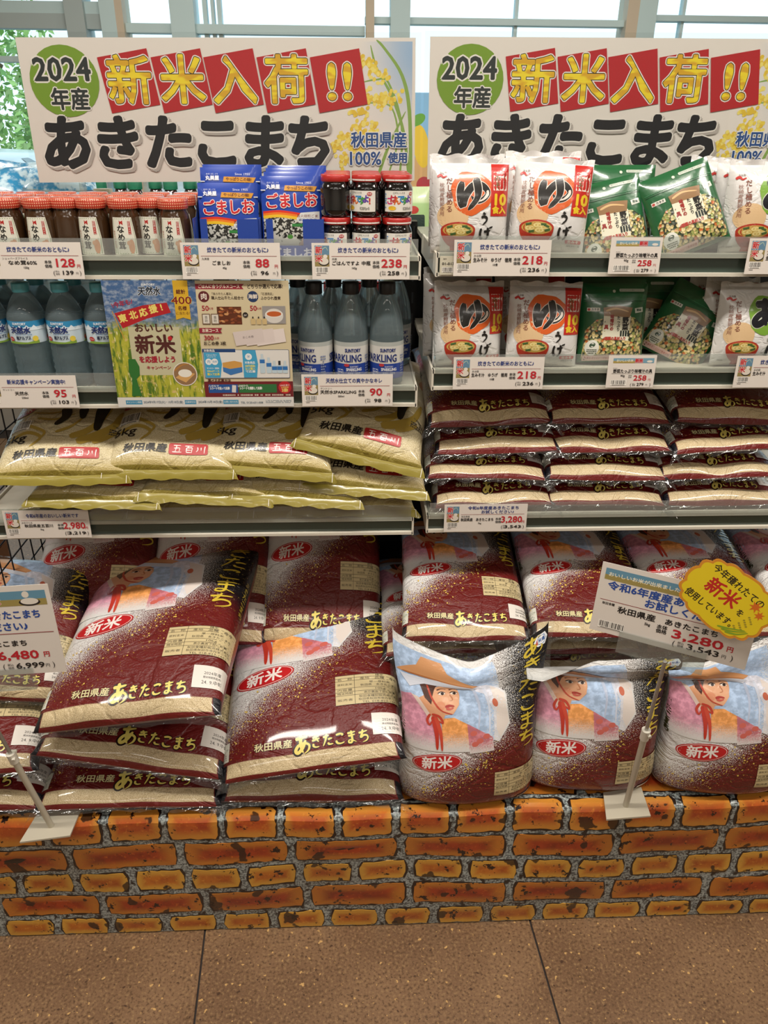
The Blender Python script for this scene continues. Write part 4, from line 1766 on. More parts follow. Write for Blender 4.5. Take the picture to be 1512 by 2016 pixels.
def veg_pouch(seed):
    W, H = .128, .150
    S = Pouch(W, H, .022, seed, .0030, foot=.30)
    t = thing('dried_vegetable_pouch', 'x', 'food pouch')
    mb = S.body(GREENF)
    P = Print(S.surf, (W, H), Lmax=.010, rough=.28, coat=.5, base=.0006, mb=mb)
    P.poly([(.04 * W, .03 * H), (.96 * W, .05 * H), (.95 * W, .48 * H), (.80 * W, .58 * H), (.5 * W, .60 * H), (.2 * W, .55 * H), (.06 * W, .42 * H)], VEG)
    P.poly([(.30 * W, .32 * H), (.72 * W, .29 * H), (.74 * W, .60 * H), (.31 * W, .62 * H)], '#d5d2bc')
    P.poly([(.31 * W, .60 * H), (.72 * W, .58 * H), (.76 * W, .70 * H), (.52 * W, .73 * H), (.30 * W, .70 * H)], '#8a6a48')
    P.stroke([(.34 * W, .66 * H), (.5 * W, .69 * H), (.7 * W, .65 * H)], .03 * W, '#c9a878')
    P.text('野菜', .655 * W, .50 * H, .085 * H, '#1a1512', vert=True, bold=.0007)
    P.text('たっぷり', .545 * W, .50 * H, .048 * H, '#1a1512', vert=True, bold=.0003)
    P.text('味噌汁の', .44 * W, .515 * H, .050 * H, '#8e2a24', vert=True, bold=.0005)
    P.text('具', .355 * W, .46 * H, .06 * H, '#8e2a24', bold=.0005)
    for k in range(4):
        P.rect((.58 + .04 * k) * W, (.607 + .04 * k) * W, .345 * H, .42 * H, '#1d2622', 0, .0012)
    P.text('4種類の具材入り', .50 * W, .318 * H, .048 * H, '#a5342a', w=.36 * W, bold=.0003)
    P.lv(2)
    P.oval(.17 * W, .20 * H, .10 * W, .10 * H, '#d6d6cc')
    P.oval(.17 * W, .235 * H, .045 * W, .028 * H, '#22402a', 30)
    P.lines(.10 * W, .24 * W, .12 * H, .185 * H, 3, '#33402e', seed)
    P.lv(2)
    P.rect(.06 * W, .52 * W, .035 * H, .105 * H, '#d8b8b0', 2)
    P.text('お湯を注ぐだけで簡単調理', .29 * W, .07 * H, .032 * H, '#a5342a', w=.42 * W)
    P.lv(2)
    P.rect(.55 * W, .94 * W, .895 * H, .93 * H, '#b9c2b4', 0, .002)
    P.text('切り口からお開けください', .74 * W, .913 * H, .022 * H, '#2a4a34', w=.34 * W)
    P.oval(.47 * W, .90 * H, .022 * W, .018 * H, '#c6d0bc')
    P.lv(2)
    P.rect(.07 * W, .25 * W, .655 * H, .70 * H, '#cfd0c4')
    P.text('カネタ', .18 * W, .677 * H, .034 * H, '#2a2622', w=.11 * W, bold=.0002)
    P.oval(.095 * W, .677 * H, .018 * W, .015 * H, '#b33a34')
    P.lv(2)
    P.rect(.03 * W, .97 * W, .80 * H, .806 * H, '#3a7a52')
    P.rect(.03 * W, .97 * W, .775 * H, .781 * H, '#174426')
    P.rect(.80 * W, .93 * W, .64 * H, .70 * H, '#c4c8bc', 8)
    P.text('簡単', .865 * W, .67 * H, .034 * H, '#22402a', bold=.0002)
    mb.build('pouch_body', t)
    return t


SESAME = NT('sesame_print')
_v = SESAME.n('ShaderNodeTexVoronoi')
_v.inputs['Scale'].default_value = 330
SESAME.l(SESAME.obj(), _v.inputs['Vector'])
_sp = SESAME.n('ShaderNodeSeparateColor')
SESAME.l(_v.outputs['Color'], _sp.inputs[0])
SESAME = SESAME.set(Base_Color=SESAME.mix(SESAME.step(_sp.outputs[0], .45, .5), lin('#23221f'), lin('#bdbcb2')), Roughness=.35, Coat_Weight=.4)


def blue_pouch(seed):
    W, H = .105, .120
    S = Pouch(W, H, .008, seed, .0014, foot=.45)
    t = thing('seasoning_pouch', 'x', 'food pouch')
    blue = pmat('#1d3f9c', .28, coat=.5)
    mb = S.body(blue, n=16)
    P = Print(S.surf, (W, H), Lmax=.014, rough=.28, coat=.4, base=.0006, mb=mb)
    P.poly([(.02 * W, .02 * H), (.98 * W, .02 * H), (.98 * W, .40 * H), (.5 * W, .47 * H), (.02 * W, .45 * H)], SESAME)
    for k, c in enumerate(('#c9301f', '#d9731f', '#d9b02a')):
        P.stroke([(.02 * W, (.50 - .03 * k) * H), (.30 * W, (.515 - .03 * k) * H), (.70 * W, (.47 - .03 * k) * H)], .045 * W, c, taper=False)
    for a, b, s in ((.18, .10, .15), (.46, .08, .17)):
        P.poly([((a - s) * W, .01 * H), ((a + s) * W, .01 * H), ((a + s * .75) * W, (b + .05) * H), (a * W, (b + .12) * H), ((a - s * .75) * W, (b + .05) * H)], '#c9c6ba')
    P.poly([(.60 * W, .05 * H), (.97 * W, .05 * H), (.97 * W, .30 * H), (.78 * W, .28 * H)], '#b99a8e')
    P.oval(.46 * W, .17 * H, .05 * W, .03 * H, '#4e8a3a')
    P.poly([(.58 * W, .42 * H), (.66 * W, .50 * H), (.97 * W, .52 * H), (.97 * W, .38 * H), (.62 * W, .36 * H)], '#cfd0cc')
    P.text('直火焙煎ごま', .77 * W, .455 * H, .045 * H, '#7a2a22', w=.36 * W)
    P.text('瀬戸内海産', .77 * W, .40 * H, .042 * H, '#2a3a7a', w=.32 * W)
    P.rect(.50 * W, .92 * W, .31 * H, .35 * H, '#2f7a3a')
    for b, col in ((.0019, '#e2d8d4'), (.0008, '#b81f26')):
        P.text('ごましお', .50 * W, .66 * H, .215 * H, col, w=.90 * W, bold=b, rot=2)
    P.poly([(.38 * W, .80 * H), (.90 * W, .79 * H), (.94 * W, .86 * H), (.40 * W, .87 * H)], '#c58a2a')
    P.text('やっぱりこの味!', .65 * W, .832 * H, .05 * H, '#5a2a1a', w=.44 * W, rot=-1, bold=.0002)
    P.text('丸美屋', .20 * W, .85 * H, .068 * H, '#dcdde6', bold=.0003)
    P.text('Since 1955', .72 * W, .905 * H, .042 * H, '#cfd2e2', w=.26 * W)
    P.text('食卓に楽しさを', .20 * W, .905 * H, .026 * H, '#c2c7df')
    mb.build('pouch_body', t)
    for s in (-1, 1):
        MB().box(s * (W / 2 - .004) - .004, s * (W / 2 - .004) + .004, -.0035, -.002, .80 * H, .815 * H, pmat('#c9cbd2', .4)).build('tear_notch', t)
    return t


def nametake_jar():
    t = thing('mushroom_jar', 'x', 'jar')
    MB().lathe([(.022, 0), (.026, .003), (.0275, .02), (.0275, .06), (.0255, .072), (.023, .078), (.023, .082)],
               pmat('#3b2615', .12, coat=.8), 28).build('glass_jar', t)
    q = MATS.get('gingham')
    if q is None:
        g_ = NT('gingham_lid')
        uv, u, v = g_.uv()
        a = g_.math('GREATER_THAN', g_.math('FRACT', g_.math('MULTIPLY', u, 44)), .5)
        b = g_.math('GREATER_THAN', g_.math('FRACT', g_.math('MULTIPLY', v, 12)), .5)
        ab = g_.math('MULTIPLY', a, b)
        c = g_.mix(ab, lin('#a92a1c'), lin('#d9a27e'))
        q = g_.set(Base_Color=c, Roughness=.3, Coat_Weight=.6)
        MATS['gingham'] = q
    MB().lathe([(.0255, .081), (.0262, .083), (.0262, .0955), (.0245, .098), (.001, .0985)], q, 28).build('lid', t)
    # paper label
    W, H = .046, .062
    P = Print(cyl(.0279, 0, 0, .006), (W, H), Lmax=.006, rough=.5)
    trap = lambda k, e: [(-(.5 - e) * W * .95 * k, e * H), ((.5 - e) * W * .95 * k, e * H), (.5 * W * k * .92, .45 * H), (.36 * W * k, (1 - e) * H), (-.36 * W * k, (1 - e) * H), (-.5 * W * k * .92, .45 * H)]
    P.poly(trap(1, .0), '#d9d6c8')
    P.poly(trap(.93, .03), '#6d8a5a')
    P.poly(trap(.89, .045), '#d9d6c8')
    P.rect(-.005, .001, .050, .057, '#a8241f')
    P.text('なめ茸', -.004, .029, .0135, '#15120f', vert=True, bold=.0004)
    P.rect(.009, .0135, .034, .056, '#a8241f')
    P.text('固形量60%', .0112, .045, .0040, '#e6dcd2', vert=True)
    P.text('味まろやか仕立', -.0165, .026, .0042, '#a8584a', vert=True)
    P.oval(.012, .014, .005, .012, '#c98a5e')
    P.oval(.008, .020, .0035, .004, '#d19a70')
    P.build('label', t)
    return t


def nori_jar():
    t = thing('seaweed_paste_jar', 'x', 'jar')
    MB().lathe([(.022, 0), (.026, .003), (.0272, .012), (.0272, .044), (.0255, .050), (.0235, .053), (.0235, .058)],
               pmat('#0d0b0c', .08, coat=1.0), 28).build('glass_jar', t)
    lid = MB()
    lid.lathe([(.0250, .0565), (.0258, .058), (.0258, .0665), (.0245, .068), (.001, .0683)], pmat('#a82420', .3, coat=.5), 28)
    l = lid.build('lid', t)
    P = Print(cyl(.0260, 0, 0, .058), (.1, .01), Lmax=.008)
    P.rect(-.03, .03, .0005, .003, '#d9cfc8')
    P.build('lid_band', l)
    W, H = .062, .034
    P = Print(cyl(.0274, 0, 0, .009), (W, H), Lmax=.007, rough=.45)
    P.rect(-W / 2, W / 2, 0, H, '#d9d5cc')
    cols = ['#c22a6a', '#b3242a', '#c9601f', '#2a7fb8', '#3a8a3a', '#5a3a9a', '#c2301f']
    for k, ch in enumerate('ごはんですよ!'):
        P.text(ch, (-.0205 + .0068 * k), .0185 + (.002 if k % 2 else -.001), .0135, cols[k], bold=.0006, rot=(5, -4, 3, -3, 4, -5, 0)[k])
    P.oval(-.016, .006, .007, .0035, '#d9b02a')
    P.oval(.020, .029, .0045, .003, '#b3242a')
    P.text('桃屋', .020, .029, .0035, '#eadfd8')
    P.text('江戸むらさき', -.004, .0305, .0036, '#2a2622')
    P.lines(.003, .020, .003, .008, 3, '#6a665e', 4)
    P.lines(-.030, -.026, .005, .030, 7, '#4a7fb0', 5)
    P.build('label', t)
    return t


def pet_mat(name, tint):
    q = NT(name)
    q.set(Base_Color=lin(tint), Roughness=.02, Transmission_Weight=1.0, IOR=1.33, Specular_IOR_Level=.6, Coat_Weight=.3)
    df = q.n('ShaderNodeBsdfTranslucent')
    df.inputs['Color'].default_value = lin('#cfe0e6')
    d2 = q.n('ShaderNodeBsdfDiffuse')
    d2.inputs['Color'].default_value = lin('#b4c8ce')
    ad = q.n('ShaderNodeMixShader')
    q.l(df.outputs[0], ad.inputs[1])
    q.l(d2.outputs[0], ad.inputs[2])
    tr = q.n('ShaderNodeBsdfTransparent')
    tr.inputs['Color'].default_value = lin('#e6f0f2')
    m0 = q.n('ShaderNodeMixShader')
    m0.inputs[0].default_value = .45
    q.l(q.b.outputs[0], m0.inputs[1])
    q.l(tr.outputs[0], m0.inputs[2])
    mx = q.n('ShaderNodeMixShader')
    mx.inputs[0].default_value = .30
    q.l(m0.outputs[0], mx.inputs[1])
    q.l(ad.outputs[0], mx.inputs[2])
    out = [n for n in q.t.nodes if n.type == 'OUTPUT_MATERIAL'][0]
    q.l(mx.outputs[0], out.inputs['Surface'])
    return q.m


PET = pet_mat('water_in_clear_bottle', '#e2f1f4')


def water_bottle():
    t = thing('water_bottle', 'x', 'bottle')
    prof = [(.020, 0), (.030, .002), (.0325, .008)]
    for k in range(6):
        z = .014 + k * .012
        prof += [(.0335, z), (.0315 + .0004 * (k % 2), z + .006)]
    prof += [(.0335, .086), (.0335, .125), (.034, .128), (.0325, .138), (.026, .155), (.018, .168), (.0135, .173), (.0135, .177)]
    MB().lathe(prof, PET, 36).build('bottle_body', t)
    MB().lathe([(.0150, .1755), (.0155, .177), (.0155, .190), (.0145, .192), (.001, .1922)], pmat('#5cb4c4', .35, coat=.3), 30).build('cap', t)
    W, H = .213, .041
    P = Print(cyl(.0338, 0, 0, .087), (W, H), Lmax=.006, rough=.3, coat=.4)
    P.rect(-W / 2, W / 2, 0, H, '#c3d3dc')
    P.rect(-W / 2, W / 2, .030, H, '#2f86b4')
    rnd = random.Random(2)
    for k in range(-8, 9):
        x = k * .0125
        h = rnd.uniform(.006, .012)
        P.poly([(x - .008, .024), (x - .003, .024 + h * .7), (x, .024 + h), (x + .004, .024 + h * .6), (x + .008, .024)], '#dbe6ec')
    for k in (-1, 0, 1):
        x0 = k * .074
        P.text('SUNTORY', x0, .0365, .0062, '#e3eaee', w=.024, bold=.0002)
        P.text('天然水', x0, .0245, .0128, '#1d2f6a', w=.036, bold=.0006, skew=.12)
        P.text('南アルプス', x0 + .004, .0105, .0070, '#1f2a44', w=.026, bold=.0003)
        P.oval(x0 - .020, .008, .0058, .0042, '#b3242a')
        P.text('550ml', x0 - .020, .008, .0032, '#eadfd8', w=.009)
        P.poly([(x0 - .03, 0), (x0 + .03, 0), (x0 + .03, .006), (x0 + .01, .003), (x0 - .02, .0045)], '#7a9a3a')
        P.oval(x0 + .024, .009, .005, .005, '#d9c24a')
        P.lines(x0 - .01, x0 + .02, .0155, .018, 1, '#6a8ab4', k + 4)
    P.build('label', t)
    return t


def soda_bottle():
    t = thing('sparkling_water_bottle', 'x', 'bottle')
    prof = [(.018, 0), (.026, .001), (.0315, .006), (.0315, .012), (.0325, .02), (.0325, .095), (.0318, .108), (.0285, .130), (.022, .152), (.0160, .168), (.0140, .172), (.0140, .176)]
    MB().lathe(prof, PET, 36).build('bottle_body', t)
    MB().lathe([(.0150, .172), (.0156, .173), (.0156, .192), (.0145, .194), (.001, .1942)], pmat('#15161b', .4, coat=.2), 30).build('cap', t)
    W, H = .207, .070
    P = Print(cyl(.0328, 0, 0, .018), (W, H), Lmax=.006, rough=.3, coat=.4)
    P.rect(-W / 2, W / 2, .0, .029, '#1f3c8c')
    P.rect(-W / 2, W / 2, .029, .062, '#c8c6c0')
    P.rect(-W / 2, W / 2, .062, H, '#a8aca8')
    nav = '#1d2f6f'
    for k in (-1, 0, 1):
        x0 = k * .100
        P.text('SPARKLING', x0 - .012, .0395, .0200, nav, w=.072, bold=.0004)
        P.text('SUNTORY', x0 + .006, .0545, .0092, nav, w=.030, bold=.0003)
        P.text('SUNTORY', x0 + .008, .0235, .0050, '#d6d6dc', w=.016)
        P.text('SPARKLING', x0 + .008, .0180, .0078, '#d9d9de', w=.030, bold=.0003)
        P.text('高密度・強刺激', x0 + .008, .0105, .0048, '#c6c8d6', w=.024)
        P.oval(x0 - .006, .0265, .005, .003, '#b3343a')
        P.rect(x0 - .026, x0 - .013, .006, .018, '#b9bcc8')
        P.rect(x0 - .025, x0 - .014, .007, .017, '#1f3c8c')
        P.text('天然水', x0 - .0195, .0125, .0036, '#dfe0e6')
        P.lines(x0 + .032, x0 + .042, .006, .05, 9, '#7a84a4', k + 3)
    P.build('label', t)
    return t


def place(src, spots, label, group, used=None):
    """first spot takes the original, the others get copies; a label may be a list"""
    out = []
    for k, sp in enumerate(spots):
        loc, rot = sp[0], tuple(R(a) for a in (sp[1] if len(sp) > 1 else (0, 0, 0)))
        lab = label[k] if isinstance(label, (list, tuple)) else label
        if k == 0:
            src.location, src.rotation_euler = loc, rot
            tag(src, lab, None, group)
            out.append(src)
        else:
            out.append(dup(src, loc, rot, lab, group))
    return out


zL1, zL2, zR1, zR2 = SL1 + SURF, SL2 + SURF, SR1 + SURF, SR2 + SURF
# mushroom jars, two rows
fx = [-.660, -.598, -.540, -.452, -.396, -.310]
rnd = random.Random(9)
front = [((x, .285 + rnd.uniform(-.003, .003), zL1), (0, 0, rnd.uniform(-8, 8))) for x in fx]
back = [((-.497, .290, zL1), (0, 0, 150)), ((-.352, .300, zL1), (0, 0, -6))] + [((-.655 + .058 * k, .348, zL1), (0, 0, rnd.uniform(-60, 60))) for k in range(7)]
back += [((-.655 + .058 * k, .406, zL1), (0, 0, rnd.uniform(-60, 60))) for k in range(7)]
place(nametake_jar(), front + back,
      ['small brown mushroom jar with red gingham lid and white label, front row of jars'] * 6 + ['mushroom jar in the front row turned so its paper label faces away'] +
      ['mushroom jar set slightly back in the front row, between two labelled jars'] + ['mushroom jar with red gingham lid in the rows behind the front jars'] * 14, 'mushroom jars on the top left shelf')
# blue pouches in display boxes
bp = [((-.216, .290, zL1 + .002), (-7, 0, 0)), ((-.213, .312, zL1 + .026), (-7, 0, 0)), ((-.211, .328, zL1 + .030), (-7, 0, 0)),
      ((-.104, .284, zL1 + .014), (-7, 0, 2)), ((-.100, .303, zL1 + .020), (-7, 0, 1)), ((-.098, .318, zL1 + .025), (-7, 0, 0)), ((-.096, .333, zL1 + .029), (-7, 0, 0))]
place(blue_pouch(3), bp, ['blue seasoning pouch in front, in the display box beside the mushroom jars', 'blue seasoning pouch second in the display box beside the mushroom jars',
                          'blue seasoning pouch hindmost in the display box beside the mushroom jars', 'blue seasoning pouch in front, in the display box beside the seaweed jars',
                          'blue seasoning pouch second in the display box beside the seaweed jars', 'blue seasoning pouch third in the display box beside the seaweed jars',
                          'blue seasoning pouch hindmost in the display box beside the seaweed jars'], 'blue seasoning pouches')


def display_box(x, label):
    t = thing('display_box', label, 'display box', (x, .262, zL1))
    b = pmat('#1f3f94', .5)
    w, d = .056, .10
    m = MB().box(-w, w, 0, d, 0, .0015, b)
    m.box(-w, w, d - .0015, d, 0, .10, b)
    m.build('tray', t)
    for s in (-1, 1):
        f = MB()
        f.box(s * w - .0007, s * w + .0007, 0, .03, 0, .066, b)
        pts = [(.03, 0), (d, 0), (d, .10), (.07, .10), (.03, .066)]
        f.poly([(s * w - .0007, y, z) for y, z in pts], pmat('#b9b2a6', .6))
        f.poly([(s * w + .0007, y, z) for y, z in pts][::-1], b)
        f.build('side_wall', t)
        MB().box(s * w - s * .024 - .012, s * w - s * .012 + .012, -.0012, .0003, 0, .066, b).build('front_flap', t)
    fr = MB().box(-w, w, -.0014, .0001, 0, .022, b)
    fr.build('front_wall', t)
    P = Print(flat((-w, -.0018, 0)), (2 * w, .06))
    P.text('ごましお', .056, .010, .017, '#c9c6d8', w=.075, bold=.0006)
    P.build('box_print', t)


display_box(-.218, 'blue cardboard display box of seasoning pouches beside the mushroom jars')
display_box(-.104, 'blue cardboard display box of seasoning pouches beside the seaweed jars')
nj = []
labs = []
for r_ in range(3):
    for k, x in enumerate((-.026, .028, .082)):
        for lv in (0, 1):
            nj.append(((x, .288 + r_ * .056, zL1 + lv * .0695), (0, 0, (128, -32, 12)[k] if lv == 1 and r_ == 0 else (-22, -6, 22)[k])))
            labs.append(('black seaweed paste jar with red lid, %s row, %s' % (('lower', 'upper')[lv], ('next to the blue pouches', 'middle of the row', 'next to the black upright')[k])) if r_ == 0
                        else 'black seaweed paste jar with red lid standing behind the front jars')
place(nori_jar(), nj, labs, 'seaweed paste jars')

# bottles on the middle left shelf
wb_ = [((x, .292, zL2), (0, 0, a)) for x, a in ((-.673, 40), (-.603, -4), (-.533, -8), (-.463, 6), (-.743, 10))]
wb_ += [((-.743 + .0705 * k, .363, zL2), (0, 0, 25 * k)) for k in range(9)]
wb_ += [((-.743 + .0705 * k, .434, zL2), (0, 0, 35 * k)) for k in range(9)]
place(water_bottle(), wb_, ['clear water bottle with pale blue cap, partly hidden label, beside three labelled bottles', 'clear water bottle with pale blue cap above the 95 yen price card',
                            'clear water bottle with pale blue cap between two front bottles', 'clear water bottle with pale blue cap touching the campaign poster',
                            'clear water bottle with pale blue cap at the far left end of the shelf'] + ['clear water bottle with pale blue cap in the rows behind the front bottles'] * 18, 'still water bottles')
sb = [((-.070, .292, zL2), (0, 0, -38)), ((-.002, .292, zL2), (0, 0, -5)), ((.066, .292, zL2), (0, 0, -8))]
sb += [((-.104, .362, zL2), (0, 0, -30)), ((-.035, .362, zL2), (0, 0, 20)), ((.034, .362, zL2), (0, 0, 40)), ((.09, .432, zL2), (0, 0, 10))]
place(soda_bottle(), sb, ['sparkling water bottle with black cap beside the campaign poster', 'sparkling water bottle with black cap, middle of the three front ones',
                          'sparkling water bottle with black cap next to the black upright'] + ['sparkling water bottle with black cap behind the front ones'] * 4, 'sparkling water bottles')

# miso packs
ym = miso_pack(41)
place(ym, [((.212, .290, zR1), (-6, 0, 0)), ((.352, .286, zR1 + .002), (-9, 3, -6)), ((.214, .352, zR1 + .004), (-5, 0, 2)), ((.352, .350, zR1 + .010), (-6, 0, -3)),
           ((.222, .296, zR2), (-8, 2, 10)), ((.366, .290, zR2), (-9, 1, -2)), ((.210, .358, zR2 + .004), (-6, 0, 6)), ((.360, .360, zR2 + .006), (-6, -4, -4)),
           ((.216, .43, zR2 + .004), (-6, 0, 0)), ((.37, .43, zR2 + .006), (-6, 0, 0))],
      ['white and orange miso soup pack in front, above the 01-013 shelf label', 'white and orange miso soup pack leaning beside the green pouches, top shelf',
       'white and orange miso soup pack behind the one above the 01-013 shelf label', 'white and orange miso soup pack behind the leaning one, top shelf',
       'white and orange miso soup pack in front by the clear divider, middle shelf', 'white and orange miso soup pack in front by the green pouches, middle shelf',
       'white and orange miso soup pack second by the clear divider, middle shelf', 'white and orange miso soup pack second by the green pouches, middle shelf',
       'white and orange miso soup pack hindmost on the middle shelf', 'white and orange miso soup pack hindmost on the middle shelf'], 'orange miso soup packs')
am = miso_pack(47, 'asa')
place(am, [((.742, .290, zR1), (-5, 0, 4)), ((.728, .325, zR1), (-5, 2, 10)), ((.712, .358, zR1), (-5, 4, 14)), ((.696, .392, zR1), (-5, 5, 16)), ((.768, .288, zR2), (-6, 1, 3)), ((.750, .345, zR2), (-6, 4, 20)), ((.73, .39, zR2), (-6, 6, 24)), ((.88, .30, zR1), (-5, 0, 0)), ((.90, .30, zR2), (-5, 0, 0))],
      ['white and green miso soup pack in front of a row of upright packs, top shelf', 'second white and green miso soup pack in the row on the top shelf', 'third white and green miso soup pack in the row on the top shelf',
       'hindmost white and green miso soup pack in the row on the top shelf', 'white and green miso soup pack in front on the middle shelf', 'white and green miso soup pack second on the middle shelf',
       'white and green miso soup pack hindmost on the middle shelf', 'white and green miso soup pack at the far end of the top shelf', 'white and green miso soup pack at the far end of the middle shelf'], 'green miso soup packs')
vp = veg_pouch(53)
place(vp, [((.492, .292, zR1 - .020), (-16, -13, 0)), ((.628, .272, zR1 + .008), (-20, -21, 0)), ((.505, .345, zR1), (-14, 0, 0)),
           ((.505, .300, zR2 + .004), (-10, 0, 0)), ((.630, .330, zR2), (-18, 24, -25)), ((.51, .352, zR2 + .006), (-8, 3, 0)), ((.60, .40, zR2), (-8, 0, 0))],
      ['green dried vegetable pouch leaning beside the orange miso packs, top shelf', 'green dried vegetable pouch tipped up across its neighbour, top shelf', 'green dried vegetable pouch behind the leaning one, top shelf',
       'green dried vegetable pouch standing straight on the middle shelf', 'green dried vegetable pouch tipped over on the middle shelf', 'green dried vegetable pouch behind the straight one, middle shelf', 'green dried vegetable pouch hindmost on the middle shelf'],
      'green dried vegetable pouches')
# ------------------------------------------------------------------ signs, price cards, poster, stands
CARD = pmat('#d5cdc4', .35, coat=.25)


def sheet_body(w, h, m=CARD, th=.0012):
    return MB().box(0, w, 0, th, 0, h, m)


YELGRAD = NT('yellow_lettering')
_uv, _u, _v = YELGRAD.uv()
YELGRAD = YELGRAD.set(Base_Color=YELGRAD.mix(YELGRAD.step(YELGRAD.noise(_uv, 22, 1), .42, .58), lin('#dfc72c'), lin('#c99a25')), Roughness=.35)
BLUEG = NT('pale_sky_print')
_uv, _u, _v = BLUEG.uv()
BLUEG = BLUEG.set(Base_Color=BLUEG.mix(BLUEG.math('MULTIPLY', BLUEG.step(_u, .84, 1.0), BLUEG.step(_v, .25, .9)), lin('#d5cdc4'), lin('#8fa9c4')), Roughness=.35)


def big_sign(loc, ry, label):
    W, H = .722, .240
    t = thing('shop_sign', label, 'sign', loc, (R(-3), R(ry), 0), 'new rice signs above the shelves')
    sheet_body(W, H).build('board', t)
    P = Print(flat((0, -.0002, 0)), (W, H), rough=.35)
    X, Y = lambda s: s * W, lambda q: q * H
    P.rect(X(.80), W - .006, .006, H - .006, BLUEG)
    # rice ears and leaves
    grn = '#7d9a4a'
    for pts, w in (([(.985, .02), (.97, .35), (.94, .6), (.90, .8), (.885, .95)], .006), ([(.96, .02), (.965, .4), (.93, .70), (.90, .72), (.86, .70)], .0045),
                   ([(.99, .02), (.985, .5), (.965, .75), (.92, .93), (.90, .985)], .007), ([(.93, .05), (.955, .3), (.94, .52), (.90, .56), (.86, .55)], .0035),
                   ([(.90, .02), (.93, .25), (.975, .5)], .006)):
        P.stroke([(X(a), Y(b)) for a, b in pts], w, grn)
    rnd = random.Random(4)
    P.step = .0000012
    for (a0, b0, a1, b1, n, sp) in ((.86, .86, .92, .72, 60, .022), (.87, .58, .955, .60, 80, .026), (.775, .22, .88, .42, 110, .024), (.80, .10, .86, .32, 60, .02), (.83, .48, .87, .52, 25, .015)):
        for k in range(n):
            f = rnd.random()
            P.oval(X(a0 + (a1 - a0) * f + rnd.gauss(0, sp * .5)), Y(b0 + (b1 - b0) * f) + rnd.gauss(0, sp * .28), .0042, .0034, rnd.choice(('#d8bf4a', '#cfae38', '#dccb6c')), rnd.uniform(0, 90), 7)
    P.step = .000012
    # green disc
    P.oval(X(.106), Y(.71), .0625, .0585, '#6f8f2c')
    for b, col in ((.0042, '#dad4cb'), (.0015, '#2a302f')):
        P.text('2024', X(.103), Y(.79), .052, col, w=.104, bold=b)
        P.text('年産', X(.114), Y(.585), .038, col, w=.072, bold=b * .75)
    # red tilted squares with yellow lettering
    for k, (s, ch) in enumerate(zip((.268, .402, .534, .668, .803), ('新', '米', '入', '荷', '!!'))):
        P.rect(X(s) - .046, X(s) + .046, Y(.71) - .046, Y(.71) + .046, '#a82026', 9)
        for b, col in ((.0048, '#dcd6cc'), (.0030, '#22201c'), (.0017, YELGRAD)):
            P.text(ch, X(s) + .001, Y(.705) + .001 * (k % 2), .084, col, w=None if ch != '!!' else .058, bold=b, nb=12, rot=0)
    # name in heavy black
    for s, ch in zip((.088, .219, .352, .478, .600, .722), 'あきたこまち'):
        for dx, dy, b, col in ((.0045, -.0045, .0068, '#a59d95'), (0, 0, .0068, '#d9d3ca'), (0, 0, .0046, '#16171c')):
            P.text(ch, X(s) + dx, Y(.272) + dy, .098, col, bold=b, nb=12, skew=.10)
    for s, b0, txt, h, w in ((.905, .295, '秋田県産', .029, .108), (.865, .165, '100%', .032, .066), (.955, .165, '使用', .020, .038)):
        for b, col in ((.0022, '#dcdad4'), (.0008, '#24477e')):
            P.text(txt, X(s), Y(b0), h, col, w=w, bold=b)
    P.build('sign_print', t)
    s = MB()
    s.box(-.010, W + .010, -.0035, -.0028, -.008, H + .008, SLEEVE)
    s.build('clear_sleeve', t)
    for x in (.08, W - .08):
        MB().box(x - .006, x + .006, .002, .005, -.135, .05, ACRYL).build('support_strip', t)
    return t


big_sign((-.597, .46, 1.552), -.6, 'big sign reading 2024 new rice above the mushroom jars and blue pouches')
big_sign((.150, .46, 1.562), -.3, 'big sign reading 2024 new rice above the miso soup packs')


def rice_photo(P, x0, x1, y0, y1):
    w, h = x1 - x0, y1 - y0
    P.rect(x0, x1, y0, y1, '#5d7f95')
    P.rect(x0, x1, y0, y0 + h * .55, '#8a7a4a')
    P.oval(x0 + w * .62, y0 + h * .22, w * .38, h * .20, '#2a2320')
    P.oval(x0 + w * .62, y0 + h * .25, w * .33, h * .17, '#cfc6b8')
    P.oval(x0 + w * .72, y0 + h * .48, w * .15, h * .09, '#d6cec2')
    P.stroke([(x0 + w * .5, y0 + h * .8), (x0 + w * .75, y0 + h * .92), (x0 + w * .9, y0 + h * .75)], w * .06, '#9fb0a0')


